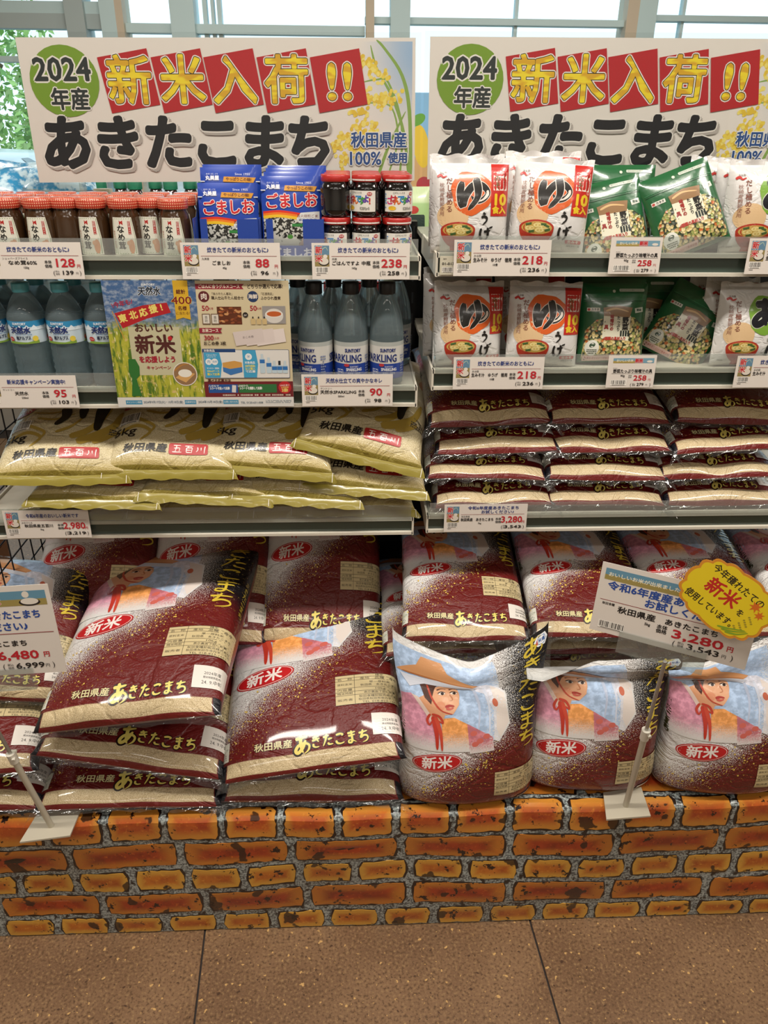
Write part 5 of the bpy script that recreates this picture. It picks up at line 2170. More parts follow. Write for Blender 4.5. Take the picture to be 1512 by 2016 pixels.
def price_card(x, z, head, brand, name, size, price, tax, label, w=.172, h=.061, x_off=0.0, two=None):
    t = thing('price_card', label, 'price card', (x, .2370, z), (R(-3.5), 0, 0), 'price cards on the shelf rails')
    sheet_body(w, h).build('card', t)
    P = Print(flat((0, -.0002, 0)), (w, h), rough=.35)
    X, Y = lambda a: a * w, lambda b: (1 - b) * h
    ink, blu, red = '#1f1c1c', '#2a3a78', '#b3242e'
    rice_photo(P, X(.03), X(.178), Y(.64), Y(.07))
    for b, col in ((.0009, '#ddd6cc'), (.0004, '#b3242a')):
        P.text('新', X(.072), Y(.20), .0130, col, bold=b)
        P.text('米', X(.072), Y(.43), .0130, col, bold=b)
    P.barcode(X(.035), X(.16), Y(.84), Y(.66), len(name))
    P.lines(X(.03), X(.09), Y(.90), Y(.86), 1, '#7a7672', 2)
    if two:
        P.text(head, X(.59), Y(.13), .0082, blu, w=w * .62, bold=.00018)
        P.text(two, X(.64), Y(.275), .0082, blu, w=w * .40, bold=.00018)
    else:
        P.text(head, X(.575), Y(.20), .0096, blu, w=w * min(.62, .056 * len(head)), bold=.0002)
    P.rect(X(.20), X(.965), Y(.365), Y(.355), '#8a2a30')
    P.text(brand, X(.205), Y(.44), .0044, ink, align='l')
    P.text(name, X(.40), Y(.555), .0078, ink, w=w * min(.40, .048 * len(name)), bold=.00018)
    P.text(size, X(.43), Y(.685), .0048, ink, bold=.0001)
    P.text('本体', X(.655), Y(.535), .0062, ink, bold=.0001)
    P.text('価格', X(.655), Y(.645), .0062, ink, bold=.0001)
    P.text(price, X(.815), Y(.555), .0195, red, w=w * (.072 * len(price) if len(price) < 5 else .26), bold=.00045)
    P.text('円', X(.955), Y(.645), .0066, red, bold=.0001)
    P.text('税込', X(.735), Y(.79), .0036, ink)
    P.text('価格', X(.735), Y(.86), .0036, ink)
    P.text('(', X(.70), Y(.825), .0100, ink)
    P.text(tax, X(.835), Y(.825), .0092, ink, w=w * .042 * len(tax), bold=.00025)
    P.text('円', X(.93), Y(.84), .0046, ink)
    P.text(')', X(.965), Y(.825), .0100, ink)
    P.build('card_print', t)
    return t


RICEHEAD = '炊きたての新米のおともに♪'
price_card(-.638, SL1 - .001, RICEHEAD, 'ショッパーズプライス', 'なめ茸60%', '120g', '128', '139', 'price card of 128 yen under the mushroom jars')
price_card(-.296, SL1 - .001, RICEHEAD, '丸美屋', 'ごましお', '40g', '88', '96', 'price card of 88 yen under the blue seasoning pouches')
price_card(-.069, SL1 - .001, RICEHEAD, '桃屋', 'ごはんですよ 中瓶', '145g', '238', '258', 'price card of 238 yen under the black seaweed jars')
price_card(-.686, SL2 + .002, '新米応援キャンペーン実施中!', 'サントリー', '天然水', '550ml', '95', '103', 'price card of 95 yen under the still water bottles')
price_card(-.096, SL2 + .002, '天然水仕立ての爽やかなキレ', 'サントリー', '天然水SPARKLING', '500ml', '90', '98', 'price card of 90 yen under the sparkling water bottles')
price_card(-.706, SL3 + .004, '令和6年産のおいしい新米です', 'JAあきた北', '秋田県産五百川', '5kg', '2,980', '3,219', 'price card of 2,980 yen under the golden rice bags', w=.170)
price_card(.181, SR1 - .001, RICEHEAD, '永谷園', '生みそ汁　ゆうげ　徳用', '10食', '218', '236', 'price card of 218 yen on the top shelf, next to the 01-013 label')
price_card(.190, SR2 + .001, RICEHEAD, '永谷園', '生みそ汁　ゆうげ　徳用', '10食', '218', '236', 'price card of 218 yen on the middle shelf by the clear divider')
price_card(.708, SR1 + .003, RICEHEAD, '永谷園', '生みそ汁　あさげ　徳用', '10食', '218', '236', 'price card on the top shelf under the green miso soup packs')
price_card(.732, SR2 + .002, RICEHEAD, '永谷園', '生みそ汁　あさげ　徳用', '10食', '218', '236', 'price card on the middle shelf under the green miso soup pack')
price_card(.186, SR3 + .003, '令和6年度産あきたこまち', '秋田食糧', '秋田県産　あきたこまち', '5kg', '3,280', '3,543', 'price card of 3,280 yen on the rail under the stacked maroon bags', two='お試しください♪')


def small_card(x, z, label):
    w, h = .092, .062
    t = thing('price_card', label, 'price card', (x, .2370, z), (R(-3.5), 0, 0), 'price cards on the shelf rails')
    sheet_body(w, h).build('card', t)
    P = Print(flat((0, -.0002, 0)), (w, h), rough=.35)
    X, Y = lambda a: a * w, lambda b: (1 - b) * h
    ink, red = '#1f1c1c', '#b3242e'
    P.rect(X(.10), X(.95), Y(.24), Y(.09), '#6f96a8')
    P.rect(X(.10), X(.60), Y(.24), Y(.17), '#a08c4c')
    P.rect(X(.55), X(.72), Y(.24), Y(.10), '#b98a8a')
    P.text('新米', X(.635), Y(.165), .0072, '#b3242a', bold=.0003)
    P.oval(X(.86), Y(.19), w * .06, h * .035, '#d6cec2')
    P.text('おいしいお米', X(.34), Y(.165), .0054, '#e3dcc4', bold=.0001)
    P.text('カネタ', X(.11), Y(.40), .0028, ink, align='l')
    P.text('野菜たっぷり味噌汁の具', X(.53), Y(.49), .0078, ink, w=w * .82, bold=.0002)
    P.rect(X(.09), X(.95), Y(.565), Y(.558), ink)
    P.text('90g', X(.33), Y(.63), .0058, ink, bold=.0001)
    P.text('本体', X(.485), Y(.625), .0034, ink)
    P.text('価格', X(.485), Y(.68), .0034, ink)
    P.text('258', X(.70), Y(.70), .0140, red, w=w * .28, bold=.0004)
    P.text('円', X(.90), Y(.76), .0054, red)
    P.barcode(X(.09), X(.43), Y(.93), Y(.76), 7)
    P.text('279', X(.72), Y(.90), .0076, ink, w=w * .15, bold=.0002)
    P.text('(', X(.52), Y(.90), .0078, ink)
    P.text(')', X(.93), Y(.90), .0078, ink)
    P.text('税込', X(.585), Y(.885), .0030, ink)
    P.text('価格', X(.585), Y(.93), .0030, ink)
    P.text('円', X(.85), Y(.91), .0034, ink)
    P.build('card_print', t)


small_card(.459, SR1 + .003, 'narrow price card of 258 yen under the green pouches, top shelf')
small_card(.484, SR2 + .003, 'narrow price card of 258 yen under the green pouches, middle shelf')
sl_ = thing('shelf_label', 'small cream shelf label reading 01-013 at the left end of the top right shelf', 'label', (.157, .2435, SR1), (0, 0, 0))
sheet_body(.030, .032, pmat('#c2bca8', .5)).build('card', sl_)
_p = Print(flat((0, -.0002, 0)), (.03, .032))
_p.text('01-013', .015, .019, .0062, '#2a2622', w=.022, bold=.0002)
_p.text('陳列', .009, .027, .0032, '#4a4640')
_p.barcode(.004, .024, .004, .013, 3)
_p.build('card_print', sl_)


# ---- campaign poster on the middle left shelf
def campaign_poster():
    W, H = .330, .232
    t = thing('campaign_poster', 'campaign poster with rice field photo and prize list between the water bottles', 'poster', (-.442, .2395, SL2 + .002), (R(-1), 0, 0))
    sheet_body(W, H, pmat('#cfc8bb', .4), .0006).build('sheet', t)
    P = Print(flat((0, -.0002, 0)), (W, H), rough=.35)
    X, Y = lambda a: (a / 1440.0) * W, lambda b: (1 - (b - 40) / 990.0) * H      # poster laid out on a 1440 x 990 grid
    XX = lambda a: X(a - 30)
    # rice field picture
    q = NT('rice_field_print')
    uv, u, v = q.uv()
    mp = q.n('ShaderNodeMapping')
    q.l(uv, mp.inputs['Vector'])
    mp.inputs['Scale'].default_value = (34, 5, 1)
    mp.inputs['Rotation'].default_value = (0, 0, .45)
    n = q.noise(mp.outputs[0], 1.0, 3, .6)
    n2 = q.noise(uv, 26, 4, .65)
    c = q.mix(q.step(n, .38, .55), lin('#4a6b22'), lin('#a9a838'))
    c = q.mix(q.step(n2, .55, .68), c, lin('#c9b072'))
    c = q.mix(q.step(q.noise(mp.outputs[0], 2.3, 2), .62, .68), c, lin('#ddd8a0'))
    sky = q.mix(q.step(n2, .42, .66), lin('#3f5f8a'), lin('#8f9cae'))
    c = q.mix(q.step(q.math('ADD', v, q.math('MULTIPLY', n2, .22)), .70, .84), c, sky)
    FIELD = q.set(Base_Color=c, Roughness=.35)
    P.rect(0, XX(748), Y(950), Y(40), FIELD)
    P.rect(XX(190), XX(590), Y(770), Y(390), '#b8b392')
    dk_, rd = '#4d2420', '#9a2232'
    P.text('SUNTORY', XX(385), Y(72), .0052, '#d9dbd8', w=.024, bold=.0002)
    for b, col in ((.0011, '#d9dde0'), (.0005, '#15202e')):
        P.text('天然水', XX(390), Y(122), .0158, col, w=.040, bold=b, skew=.1)
    P.poly([(XX(100), Y(285)), (XX(330), Y(225)), (XX(515), Y(205)), (XX(540), Y(280)), (XX(350), Y(325)), (XX(150), Y(400))], '#a81f26')
    P.stroke([(XX(85), Y(270)), (XX(150), Y(480))], .0016, '#b98a3a', taper=False)
    for k, ch in enumerate('東北応援!'):
        P.text(ch, XX((160, 245, 325, 405, 470)[k]), Y((325, 300, 280, 255, 240)[k]), .0152, '#dcc86a', bold=.0006, rot=13)
    P.text('\\今年も/', XX(170), Y(213), .0108, '#a8263a', rot=12, bold=.0002)
    P.text('おいしい', XX(390), Y(398), .0168, dk_, w=.070, bold=.0005)
    P.text('新米', XX(388), Y(530), .037, dk_, w=.074, bold=.0011)
    P.oval(XX(510), Y(477), .0040, .0040, '#b3202a')
    P.text('を応援しよう', XX(392), Y(645), .0128, rd, w=.068, bold=.0005)
    P.text('キャンペーン', XX(395), Y(710), .0074, rd, w=.045, bold=.0002)
    P.poly([(XX(575), Y(40)), (XX(690), Y(40)), (XX(690), Y(335)), (XX(632), Y(318)), (XX(575), Y(335))], '#c9a02a')
    P.text('総計', XX(632), Y(125), .0084, '#5a2418', bold=.0003)
    for b, col in ((.0010, '#d9c04a'), (.0004, '#7a1f1c')):
        P.text('400', XX(632), Y(188), .0185, col, w=.036, bold=b)
    P.text('名様', XX(632), Y(248), .0080, '#5a2418', bold=.0002)
    P.text('に当たる!', XX(632), Y(285), .0060, '#5a2418')
    # silhouette of a lantern shape, bowl of rice
    P.poly([(XX(160), Y(640)), (XX(215), Y(640)), (XX(240), Y(700)), (XX(235), Y(770)), (XX(205), Y(800)), (XX(230), Y(940)), (XX(150), Y(940)), (XX(170), Y(800)), (XX(150), Y(740))], '#2f6a2e')
    P.oval(XX(600), Y(762), .0225, .0225, '#d6cfc4')
    P.oval(XX(600), Y(762), .0208, .0208, '#8a6a4a')
    P.poly([(XX(520), Y(790)), (XX(600), Y(830)), (XX(680), Y(760)), (XX(600), Y(735))], '#c79a5e')
    P.oval(XX(600), Y(755), .0125, .0075, '#ddd8cc')
    P.stroke([(XX(515), Y(735)), (XX(580), Y(690)), (XX(640), Y(680))], .003, '#a8743a')
    # prize list
    P.rect(XX(748), XX(1470), Y(950), Y(40), '#c6b896')
    P.poly([(XX(748), Y(105)), (XX(1120), Y(105)), (XX(1105), Y(85)), (XX(1125), Y(65)), (XX(748), Y(65))], '#8a2434')
    P.text('ごはんに合うグルメコース', XX(930), Y(85), .0072, '#ddd2bc', w=.074, bold=.0002)
    P.text('どちらか選んで応募!', XX(1285), Y(85), .0086, '#2a1c18', w=.064, bold=.0002)
    P.oval(XX(807), Y(160), .0098, .0098, '#5a1f24')
    P.text('肉', XX(807), Y(160), .0120, '#ddd2c4', bold=.0003)
    P.oval(XX(1187), Y(160), .0098, .0098, '#24365a')
    P.text('海鮮', XX(1187), Y(160), .0085, '#ddd2c4', bold=.0002)
    P.text('「味の牛たん喜助」', XX(950), Y(140), .0054, '#3a2a20', w=.042)
    P.text('職人仕込牛たん詰合せ', XX(990), Y(170), .0066, '#3a2a20', w=.058, bold=.0001)
    P.text('「石渡商店」', XX(1300), Y(140), .0054, '#3a2a20', w=.027)
    P.text('ふかひれ壺煮', XX(1325), Y(172), .0066, '#3a2a20', w=.036, bold=.0001)
    for x in (810, 1185):
        P.text('50', XX(x), Y(247), .0128, rd, bold=.0003)
        P.text('名様', XX(x + 44), Y(250), .0044, rd)
    P.rect(XX(900), XX(1090), Y(370), Y(235), '#5a2c18')
    rnd = random.Random(5)
    for k in range(26):
        P.oval(XX(rnd.uniform(910, 1080)), Y(rnd.uniform(245, 362)), .0040, .0020, rnd.choice(('#8a4a2a', '#a8683c', '#6e3520', '#c08a5a')), rnd.uniform(-30, 30), 10)
    for x in (780, 850):
        P.rect(XX(x), XX(x + 62), Y(370), Y(288), '#6a5240')
        P.rect(XX(x + 6), XX(x + 56), Y(362), Y(295), '#cfc8bb')
        P.text('喜助', XX(x + 31), Y(330), .0060, '#2a2622', vert=True)
    P.oval(XX(1120), Y(297), .0048, .0048, '#2a2420')
    P.text('or', XX(1120), Y(297), .0062, '#ddd6cc')
    P.rect(XX(1255), XX(1435), Y(365), Y(230), '#8f8a86')
    P.oval(XX(1345), Y(305), .0165, .0130, '#c9c4bc')
    P.oval(XX(1345), Y(290), .0160, .0065, '#d6d0c6')
    P.oval(XX(1345), Y(290), .0130, .0048, '#b3582a')
    for x in (1160, 1205, 1250):
        P.rect(XX(x), XX(x + 36), Y(370), Y(325), '#c0a878', 0, .001)
        P.rect(XX(x + 12), XX(x + 22), Y(325), Y(310), '#2a2622')
    P.poly([(XX(748), Y(437)), (XX(925), Y(437)), (XX(915), Y(416)), (XX(930), Y(397)), (XX(748), Y(397))], '#8a2434')
    P.text('お米コース', XX(835), Y(417), .0072, '#ddd2bc', w=.030, bold=.0002)
    P.text('300', XX(818), Y(474), .0118, rd, bold=.0003)
    P.text('名様', XX(880), Y(476), .0044, rd)
    P.text('おこめ券 3枚', XX(862), Y(517), .0076, '#3a2a20', w=.041, bold=.0002)
    for k in (2, 1, 0):
        x = 1010 + k * 85
        P.poly([(XX(x), Y(430)), (XX(x + 235), Y(400)), (XX(x + 250), Y(505)), (XX(x + 20), Y(538))], ('#c9bcb6', '#cfc2bc', '#d6cac4')[k])
    P.text('おこめ券', XX(1130), Y(468), .0052, '#4a3a3a', rot=5)
    P.rect(XX(760), XX(1448), Y(795), Y(567), '#24406e', 0, .002)
    P.rect(XX(763), XX(1445), Y(792), Y(570), '#d3d0ca', 0, .0018)
    P.rect(XX(755), XX(1020), Y(587), Y(560), '#24406e')
    P.text('対象商品', XX(812), Y(574), .0050, '#dcdad4', bold=.0001)
    P.poly([(XX(765), Y(790)), (XX(885), Y(790)), (XX(905), Y(680)), (XX(890), Y(588)), (XX(765), Y(588))], '#3f96bc')
    P.text('ごはんに合う', XX(825), Y(608), .0040, '#e3e2de', w=.020)
    P.text('グルメコース', XX(825), Y(624), .0036, '#e3e2de', w=.016)
    for x, ch in ((800, '肉'), (848, '海鮮')):
        P.oval(XX(x), Y(662), .0060, .0060, '#dfdedb')
        P.text(ch, XX(x), Y(662), .0066 if ch == '肉' else .0048, '#3f86b0')
    for s_, yy, hh, col in (('サントリー 天然水', 715, .0036, '#e3e2de'), ('550mlケース', 738, .0046, '#dccf5a'), ('購入で応募', 763, .0052, '#dccf5a')):
        P.text(s_, XX(830), Y(yy), hh, col, w=.023, bold=.0001)
    P.poly([(XX(910), Y(670)), (XX(1005), Y(655)), (XX(1065), Y(668)), (XX(1065), Y(745)), (XX(968), Y(770)), (XX(910), Y(740))], '#c2904a')
    P.poly([(XX(910), Y(705)), (XX(968), Y(720)), (XX(1065), Y(705)), (XX(1065), Y(745)), (XX(968), Y(770)), (XX(910), Y(740))], '#3a6ea8')
    P.poly([(XX(1075), Y(790)), (XX(1180), Y(790)), (XX(1195), Y(680)), (XX(1180), Y(570)), (XX(1075), Y(570))], '#3f96bc')
    P.oval(XX(1122), Y(622), .0062, .0062, '#dfdedb')
    P.text('米', XX(1122), Y(622), .0070, '#3f86b0')
    for s_, yy, col in (('対象商品', 670, '#e3e2de'), ('200円(税抜)', 697, '#dccf5a'), ('以上購入', 720, '#dccf5a'), ('で応募', 742, '#e3e2de')):
        P.text(s_, XX(1130), Y(yy), .0050, col, w=.019, bold=.0001)
    for x, h0, cap in ((1230, 600, '#b8c6cc'), (1282, 628, '#b8c6cc'), (1326, 655, '#b8c6cc'), (1368, 655, '#22242a'), (1412, 655, '#b8c6cc')):
        P.rect(XX(x - 20), XX(x + 20), Y(755), Y(h0 + 35), '#b3c4cc', 0, .0015)
        P.rect(XX(x - 9), XX(x + 9), Y(h0 + 35), Y(h0), cap)
        P.rect(XX(x - 20), XX(x + 20), Y(h0 + 75), Y(h0 + 45), '#2f6aa8')
    P.rect(XX(748), XX(1470), Y(950), Y(822), '#6a2226')
    P.text('選べる応募方法', XX(872), Y(818), .0076, '#4d2420', w=.043, bold=.0003)
    P.rect(XX(780), XX(1018), Y(915), Y(845), '#24508e')
    P.text('ハガキで', XX(822), Y(860), .0050, '#dcdad4', bold=.0001)
    P.text('レシートを貼って応募!', XX(872), Y(878), .0058, '#dcdad4', w=.037, bold=.0002)
    P.rect(XX(970), XX(1003), Y(912), Y(852), '#cfcac4', -6)
    P.rect(XX(1025), XX(1335), Y(915), Y(845), '#2f6a3a')
    P.text('LINEから', XX(1062), Y(858), .0050, '#dcdad4', bold=.0001)
    P.text('レシートを撮影して応募!', XX(1125), Y(878), .0058, '#dcdad4', w=.042, bold=.0002)
    P.oval(XX(1402), Y(872), .0120, .0120, '#b3242a')
    P.text('LINE応募で', XX(1402), Y(855), .0042, '#dcd6cc', w=.018)
    P.text('当選確率', XX(1402), Y(873), .0042, '#dcc86a', w=.015)
    P.text('2倍!', XX(1402), Y(896), .0068, '#dcc86a', bold=.0003)
    P.lines(XX(880), XX(1455), Y(945), Y(925), 1, '#c9b8a8', 8)
    P.rect(0, W, 0, Y(950), '#cfcdc8')
    for x0_, x1_, s_ in ((95, 228, 'キャンペーン期間'), (575, 668, '応募締切日'), (890, 1015, 'お問い合わせ先')):
        P.rect(XX(x0_), XX(x1_), Y(1008), Y(973), '#4a8aa8')
        P.text(s_, XX((x0_ + x1_) / 2), Y(990), .0042, '#dcdeda', w=(x1_ - x0_) * .9 / 1440 * W)
    P.text('2024年9月17日(火)・10月18日(金)', XX(400), Y(990), .0058, '#4a5f6e', w=.074, bold=.0001)
    P.text('2024年10月18日(金)', XX(785), Y(990), .0058, '#4a5f6e', w=.046, bold=.0001)
    P.text('TEL 0120-631-008', XX(1125), Y(997), .0055, '#4a5f6e', w=.042, bold=.0001)
    P.lines(XX(1240), XX(1450), Y(1003), Y(975), 3, '#8a949a', 6)
    P.build('poster_print', t)
    return t


campaign_poster()


# ---- price cards on pole stands in front of the bags
def stand(loc, rz, pole, lean, label, fwd=0.0):
    t = thing('sign_stand', label, 'sign stand', loc, (0, 0, rz))
    iv = pmat('#b9b2a0', .45)
    b = MB()
    b.poly([(-.075, -.040, .004), (.055, -.045, .004), (.075, .060, .004), (-.045, .055, .004)], iv)
    b.poly([(-.075, -.040, 0), (-.045, .055, 0), (.075, .060, 0), (.055, -.045, 0)], iv)
    for p, q in (((-.075, -.040), (.055, -.045)), ((.055, -.045), (.075, .06)), ((.075, .06), (-.045, .055)), ((-.045, .055), (-.075, -.04))):
        b.poly([(p[0], p[1], 0), (q[0], q[1], 0), (q[0], q[1], .004), (p[0], p[1], .004)], iv)
    o = b.build('base_plate', t)
    o.scale = (.74, .74, 1)
    k = .55
    top = Vector((lean, fwd, pole))
    MB().bar((0, 0, .003), top * k, .0062, iv, 12).build('lower_pole', t)
    MB().bar(top * k, top, .0036, pmat('#a8a6a0', .3, .6), 10).build('upper_pole', t)
    c = MB().bar(top * (k - .035), top * (k + .025), .0088, pmat('#cfcabc', .4), 12)
    c.build('clamp', t)
    d = top * k
    MB().bar((d.x + .004, d.y - .012, d.z), (d.x + .004, d.y + .012, d.z + .004), .0035, pmat('#cfcabc', .4), 8).build('clamp_screw', t)
    return t


def card_holder(t, w):
    h = MB().box(w * .2, w * .76, -.004, .004, -.030, .012, ACRYL)
    h.build('card_clip', t)


def big_card(loc, rot, w, h, label, lines_):
    t = thing('stand_price_card', label, 'price card', loc, tuple(R(a) for a in rot))
    sheet_body(w, h).build('card', t)
    P = Print(flat((0, -.0002, 0)), (w, h), rough=.35)
    lines_(P, w, h)
    P.build('card_print', t)
    card_holder(t, w)
    return t


def card_a(P, w, h):
    X, Y = lambda a: a * w, lambda b: (1 - b) * h
    ink, blu, red = '#1f1c1c', '#2a4890', '#b3242e'
    P.rect(X(.03), X(.97), Y(.23), Y(.07), '#5f8aa0')
    P.rect(X(.03), X(.97), Y(.23), Y(.16), '#94854c')
    P.text('おいしいお米が出来ました', X(.28), Y(.15), .0088, '#e3dcc4', w=w * .46, bold=.0002)
    for b, col in ((.0014, '#ddd6cc'), (.0006, '#b3242a')):
        P.text('新米', X(.60), Y(.155), .0175, col, w=w * .17, bold=b)
    P.oval(X(.80), Y(.19), .012, .006, '#d6cec2')
    P.text('令和6年度産あきたこまち', X(.50), Y(.305), .0172, blu, w=w * .88, bold=.0006)
    P.text('お試しください♪', X(.59), Y(.435), .0172, blu, w=w * .56, bold=.0006)
    P.rect(X(.03), X(.97), Y(.525), Y(.518), '#8a2a30')
    P.text('秋田食糧', X(.09), Y(.57), .0055, ink, bold=.0001)
    P.text('秋田県産', X(.28), Y(.62), .0140, ink, w=w * .25, bold=.0004)
    P.text('あきたこまち', X(.63), Y(.62), .0125, ink, w=w * .34, bold=.0004)
    P.text('5kg', X(.36), Y(.72), .0070, ink, bold=.0002)
    P.text('本体', X(.455), Y(.71), .0092, ink, bold=.0002)
    P.text('価格', X(.455), Y(.77), .0092, ink, bold=.0002)
    P.text('3,280', X(.68), Y(.755), .0225, red, w=w * .33, bold=.0007)
    P.text('円', X(.885), Y(.775), .0115, red, bold=.0003)
    P.text('(', X(.545), Y(.885), .0140, ink)
    P.text('税込', X(.59), Y(.865), .0054, ink)
    P.text('価格', X(.59), Y(.905), .0054, ink)
    P.text('3,543', X(.73), Y(.885), .0150, ink, w=w * .21, bold=.0004)
    P.text('円', X(.86), Y(.895), .0080, ink)
    P.text(')', X(.91), Y(.885), .0140, ink)
    P.barcode(X(.05), X(.22), Y(.93), Y(.82), 12)


def card_b(P, w, h):
    X, Y = lambda a: a * w, lambda b: (1 - b) * h
    ink, blu, red = '#1f1c1c', '#2a4890', '#b3242e'
    P.rect(X(.03), X(.97), Y(.22), Y(.06), '#5f8aa0')
    P.rect(X(.03), X(.97), Y(.22), Y(.15), '#94854c')
    P.text('おいしいお米が出来ました', X(.25), Y(.14), .0088, '#e3dcc4', w=w * .40, bold=.0002)
    for b, col in ((.0014, '#ddd6cc'), (.0006, '#b3242a')):
        P.text('新米', X(.565), Y(.155), .0175, col, w=w * .17, bold=b)
    P.oval(X(.85), Y(.185), .018, .007, '#2a2320')
    P.oval(X(.85), Y(.175), .015, .006, '#d6cec2')
    P.oval(X(.83), Y(.10), .006, .006, '#d6cec2')
    P.text('令和6年度産のあきたこまち', X(.48), Y(.32), .0172, blu, w=w * .86, bold=.0006)
    P.text('お試しください♪', X(.52), Y(.45), .0172, blu, w=w * .56, bold=.0006)
    P.rect(X(.03), X(.97), Y(.53), Y(.523), '#8a2a30')
    P.text('秋田県産あきたこまち', X(.46), Y(.64), .0125, ink, w=w * .62, bold=.0004)
    P.text('本体', X(.455), Y(.76), .0092, ink, bold=.0002)
    P.text('価格', X(.455), Y(.82), .0092, ink, bold=.0002)
    P.text('6,480', X(.68), Y(.775), .0225, red, w=w * .30, bold=.0007)
    P.text('円', X(.885), Y(.78), .0115, red, bold=.0003)
    P.text('(', X(.56), Y(.90), .0140, ink)
    P.text('税込', X(.61), Y(.885), .0054, ink)
    P.text('価格', X(.61), Y(.92), .0054, ink)
    P.text('6,999', X(.75), Y(.90), .0150, ink, w=w * .21, bold=.0004)
    P.text('円', X(.875), Y(.91), .0080, ink)
    P.text(')', X(.92), Y(.90), .0140, ink)


stand((.572, -.004, ZD + .003), R(6), .446, -.030, 'ivory pole stand on a flat base in front of the second standing bag', -.078)
big_card((.430, -.016, .830), (-7, 2, -26), .266, .136, 'standing price card of 3,280 yen tilted over the standing maroon bags', card_a)
stand((-.628, -.018, ZD + .003), R(10), .400, -.052, 'ivory pole stand on a flat base beside the three bag stack', -.042)
big_card((-.745, -.068, .782), (-6, -3, 0), .240, .170, 'standing price card of 6,480 yen beside the three bag stack', card_b)


def cloud_card():
    w, h = .150, .105
    t = thing('cloud_card', 'yellow cloud shaped handwritten card stuck to the 3,280 price card', 'card', (.612, -.126, .960), (R(-8), R(33), R(-22)))
    pts = []
    n = 15
    for i in range(n * 6):
        a = 2 * math.pi * i / (n * 6)
        r = 1 + .07 * abs(math.sin(a * n / 2))
        pts.append((w / 2 * r * math.copysign(abs(math.cos(a)) ** .75, math.cos(a)), h / 2 * r * math.copysign(abs(math.sin(a)) ** .75, math.sin(a))))
    m = MB()
    m.poly([(x, 0, z) for x, z in pts], pmat('#c9842a', .4))
    m.poly([(x, .0012, z) for x, z in pts][::-1], pmat('#d5cdc4', .4))
    for i in range(len(pts)):
        j = (i + 1) % len(pts)
        m.poly([(pts[i][0], 0, pts[i][1]), (pts[j][0], 0, pts[j][1]), (pts[j][0], .0012, pts[j][1]), (pts[i][0], .0012, pts[i][1])], pmat('#c9842a', .4))
    m.build('card', t)
    P = Print(flat((0, -.0002, 0)), (w, h), rough=.35)
    P.poly([(x * .94, z * .93) for x, z in pts], '#d9bf22')
    ink = '#2a2216'
    P.text('今年穫れたての', -.004, .030, .0155, ink, w=.105, bold=.0003, rot=-2)
    for b, col in ((.0014, '#dcd02a'), (.0009, '#b3281f')):
        P.text('新米', -.014, .004, .030, col, w=.062, bold=b)
    P.text('を', .030, -.004, .013, ink, bold=.0003)
    P.text('使用しています。', -.008, -.028, .0150, ink, w=.104, bold=.0003)
    for cx, cy, s in ((.040, .020, .011), (.055, .012, .009)):
        q = []
        for i in range(14):
            a = 2 * math.pi * i / 14 + .3
            q.append((cx + s * (1 if i % 2 else .45) * math.cos(a), cy + s * (1 if i % 2 else .45) * math.sin(a)))
        P.poly(q, '#c9661f')
    for k in range(14):
        P.oval(.046 + .004 * (k % 4) - .0012 * k * .5, .000 - .0028 * k * .8, .0020, .0015, '#9a8a2a', 30, 8)
    for a in (.0, .008, .016):
        P.stroke([(.020 + a, -.044), (.036 + a, -.036), (.058 + a * .4, -.022)], .003, '#7a9a2a')
    P.build('card_print', t)


cloud_card()
# ------------------------------------------------------------------ goods on the far side of the display, seen through the gaps
def far_shelf(z, label):
    t = thing('shelf', label, 'shelf', (0, .80, z))
    MB().box(-1.2, 1.3, 0, .42, -.012, 0, cream).build('board', t)
    MB().box(-1.2, 1.3, .42, .43, -.03, .01, railg).build('price_rail', t)


far_shelf(1.405, 'top shelf on the far side of the display holding green capped bottles')
far_shelf(1.165, 'lower shelf on the far side of the display seen through the wire grid')


def capped_bottle(cap, body, lab):
    t = thing('sauce_bottle', 'x', 'bottle')
    MB().lathe([(.026, 0), (.030, .003), (.030, .075), (.026, .092), (.015, .105), (.0135, .112)], pmat(body, .1, coat=.8), 20).build('glass_bottle', t)
    MB().lathe([(.0165, .110), (.017, .112), (.017, .133), (.0155, .135), (.001, .1352)], pmat(cap, .35, coat=.3), 20).build('cap', t)
    P = Print(cyl(.0303, 0, 0, .02), (.1, .05), Lmax=.01)
    P.rect(-.08, .08, 0, .045, lab)
    P.rect(-.08, .08, .030, .034, '#c9b04a')
    P.build('label', t)
    return t


place(capped_bottle('#1f7a5a', '#3a1418', '#7a1f24'), [((-.60 + .042 * k, .85 + .03 * (k % 2), 1.405),) for k in range(9)], 'dark sauce bottle with green cap on the far shelf behind the mushroom jars', 'green capped bottles on the far side')
place(capped_bottle('#a82a2a', '#5a1418', '#b3242a'), [((-.12 + .065 * k, .85, 1.165),) for k in range(5)], 'dark red bottle on the far side seen between the sparkling water bottles', 'red bottles on the far side')
jb = MB()
tj = thing('cream_jar', 'small cream coloured jar standing behind the mushroom jars under the sign', 'jar', (-.505, .55, zL1))
jb.lathe([(.018, 0), (.021, .003), (.021, .075), (.018, .082)], pmat('#cfc29a', .35, coat=.4), 20).build('glass_jar', tj)
MB().lathe([(.0185, .080), (.0185, .094), (.001, .0945)], pmat('#d6cdb0', .4), 20).build('lid', tj)


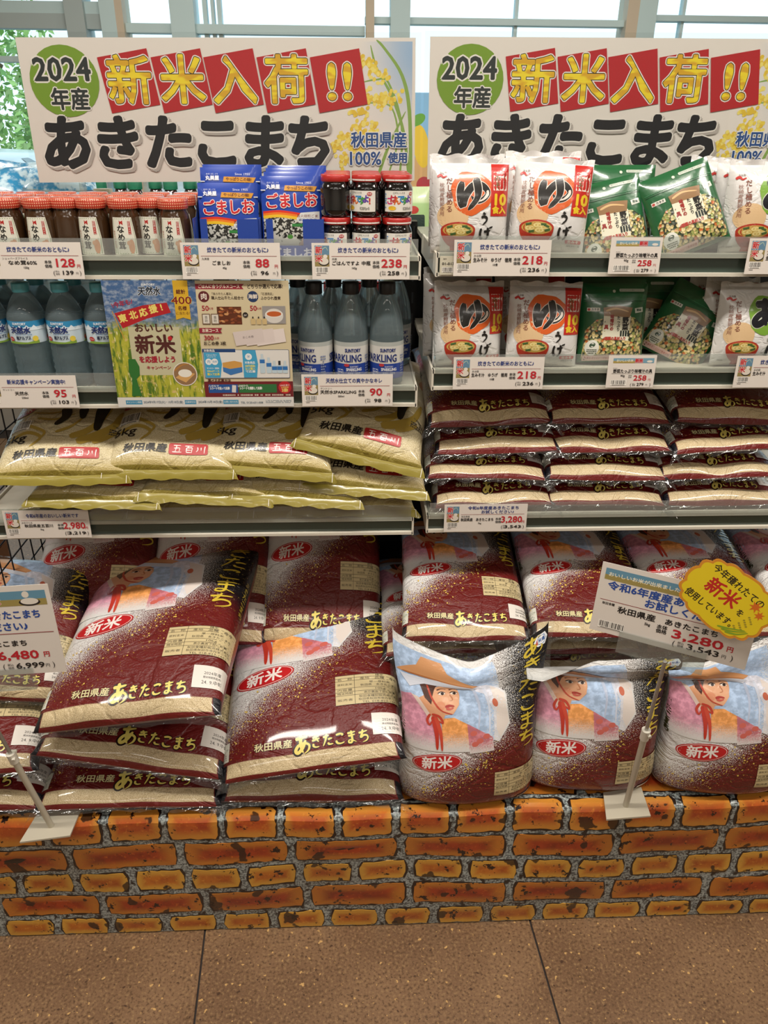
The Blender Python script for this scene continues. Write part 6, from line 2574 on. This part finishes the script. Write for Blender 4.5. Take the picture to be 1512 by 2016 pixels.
def blue_packet(loc, rot, seed, label):
    S = Pouch(.15, .10, .022, seed, .006)
    t = thing('blue_packet', label, 'packet', loc, tuple(R(a) for a in rot), 'blue packets on the far side')
    q = NT('blue_clear_packet')
    n = q.noise(q.obj(), 40, 3, .6)
    c = q.mix(q.step(n, .42, .6), lin('#2f86b4'), lin('#bcd6e2'))
    q.bump(n, .5, .004)
    S.body(q.set(Base_Color=c, Roughness=.2, Coat_Weight=.7)).build('packet_body', t)


blue_packet((-.80, .66, zL1 + .09), (-60, 4, 12), 61, 'glossy blue packet lying behind the mushroom jars, uppermost')
blue_packet((-.735, .52, zL1 + .070), (-55, -6, -8), 63, 'glossy blue packet lying behind the mushroom jars, nearer the cream jar')
blue_packet((-.625, .65, zL1 + .085), (-62, 3, 20), 65, 'glossy blue packet lying behind the mushroom jars, touching the sign')


def ribbed_pack(loc, rot, cols, label):
    t = thing('ribbed_packet', label, 'packet', loc, tuple(R(a) for a in rot), 'ribbed green packets behind the shelves')
    S = Pouch(.13, .12, .02, 71, .002)
    q = NT('ribbed_green_film')
    uv, u, v = q.uv()
    rb = q.math('SINE', q.math('MULTIPLY', u, 260))
    c = q.mix(q.step(v, .66, .70), lin(cols[0]), lin(cols[1]))
    c = q.mix(q.math('MULTIPLY', q.step(rb, 0, .6), q.step(v, .68, .72)), c, lin('#d6e2bc'))
    S.body(q.set(Base_Color=c, Roughness=.25, Coat_Weight=.6)).build('packet_body', t)
    P = Print(S.surf, (.13, .12), Lmax=.012, base=.0006)
    P.rect(.02, .11, .02, .055, '#2a3a34', 0, .004)
    P.oval(.08, .066, .014, .009, '#b3342a')
    P.build('front_print', t)


ribbed_pack((.495, .545, zR1 - .0), (-10, 0, 0), ('#2f6a3a', '#9cc07a'), 'ribbed green packet behind the leaning green pouch')
ribbed_pack((.60, .56, zR1 - .0), (-10, 0, 6), ('#3a7a44', '#a8c98a'), 'ribbed green packet behind the tipped green pouch')
ribbed_pack((.137, .84, 1.405), (-8, 0, 10), ('#a8c98a', '#c2d8a4'), 'pale green ribbed packet seen between the two signs')
ps = thing('picture_sign', 'colourful blue picture sign on the far side seen between the two big signs', 'sign', (.06, .98, 1.46))
sheet_body(.24, .27, pmat('#7fb0d6', .4)).build('board', ps)
_p = Print(flat((0, -.0002, 0)), (.24, .27))
_p.oval(.10, .09, .05, .035, '#c9a070')
_p.oval(.12, .15, .02, .05, '#d9b83a', 10)
_p.oval(.11, .21, .02, .012, '#5f9a3a', 30)
_p.oval(.13, .06, .02, .02, '#a83a44')
_p.oval(.14, .025, .03, .014, '#6fa84a')
_p.build('sign_print', ps)
cb = thing('cardboard_box', 'orange brown cardboard box beyond the wire side panel', 'box', (-1.10, .62, ZD + .012))
for k, z in enumerate((.0, .27)):
    MB().box(-.15, .15, -.10, .10, z + .002, z + .265, pmat('#a8622c', .8)).build('carton', cb)
MB().box(-.15, .15, -.1012, -.1, .10, .14, pmat('#c9b08a', .7)).build('packing_tape', cb)
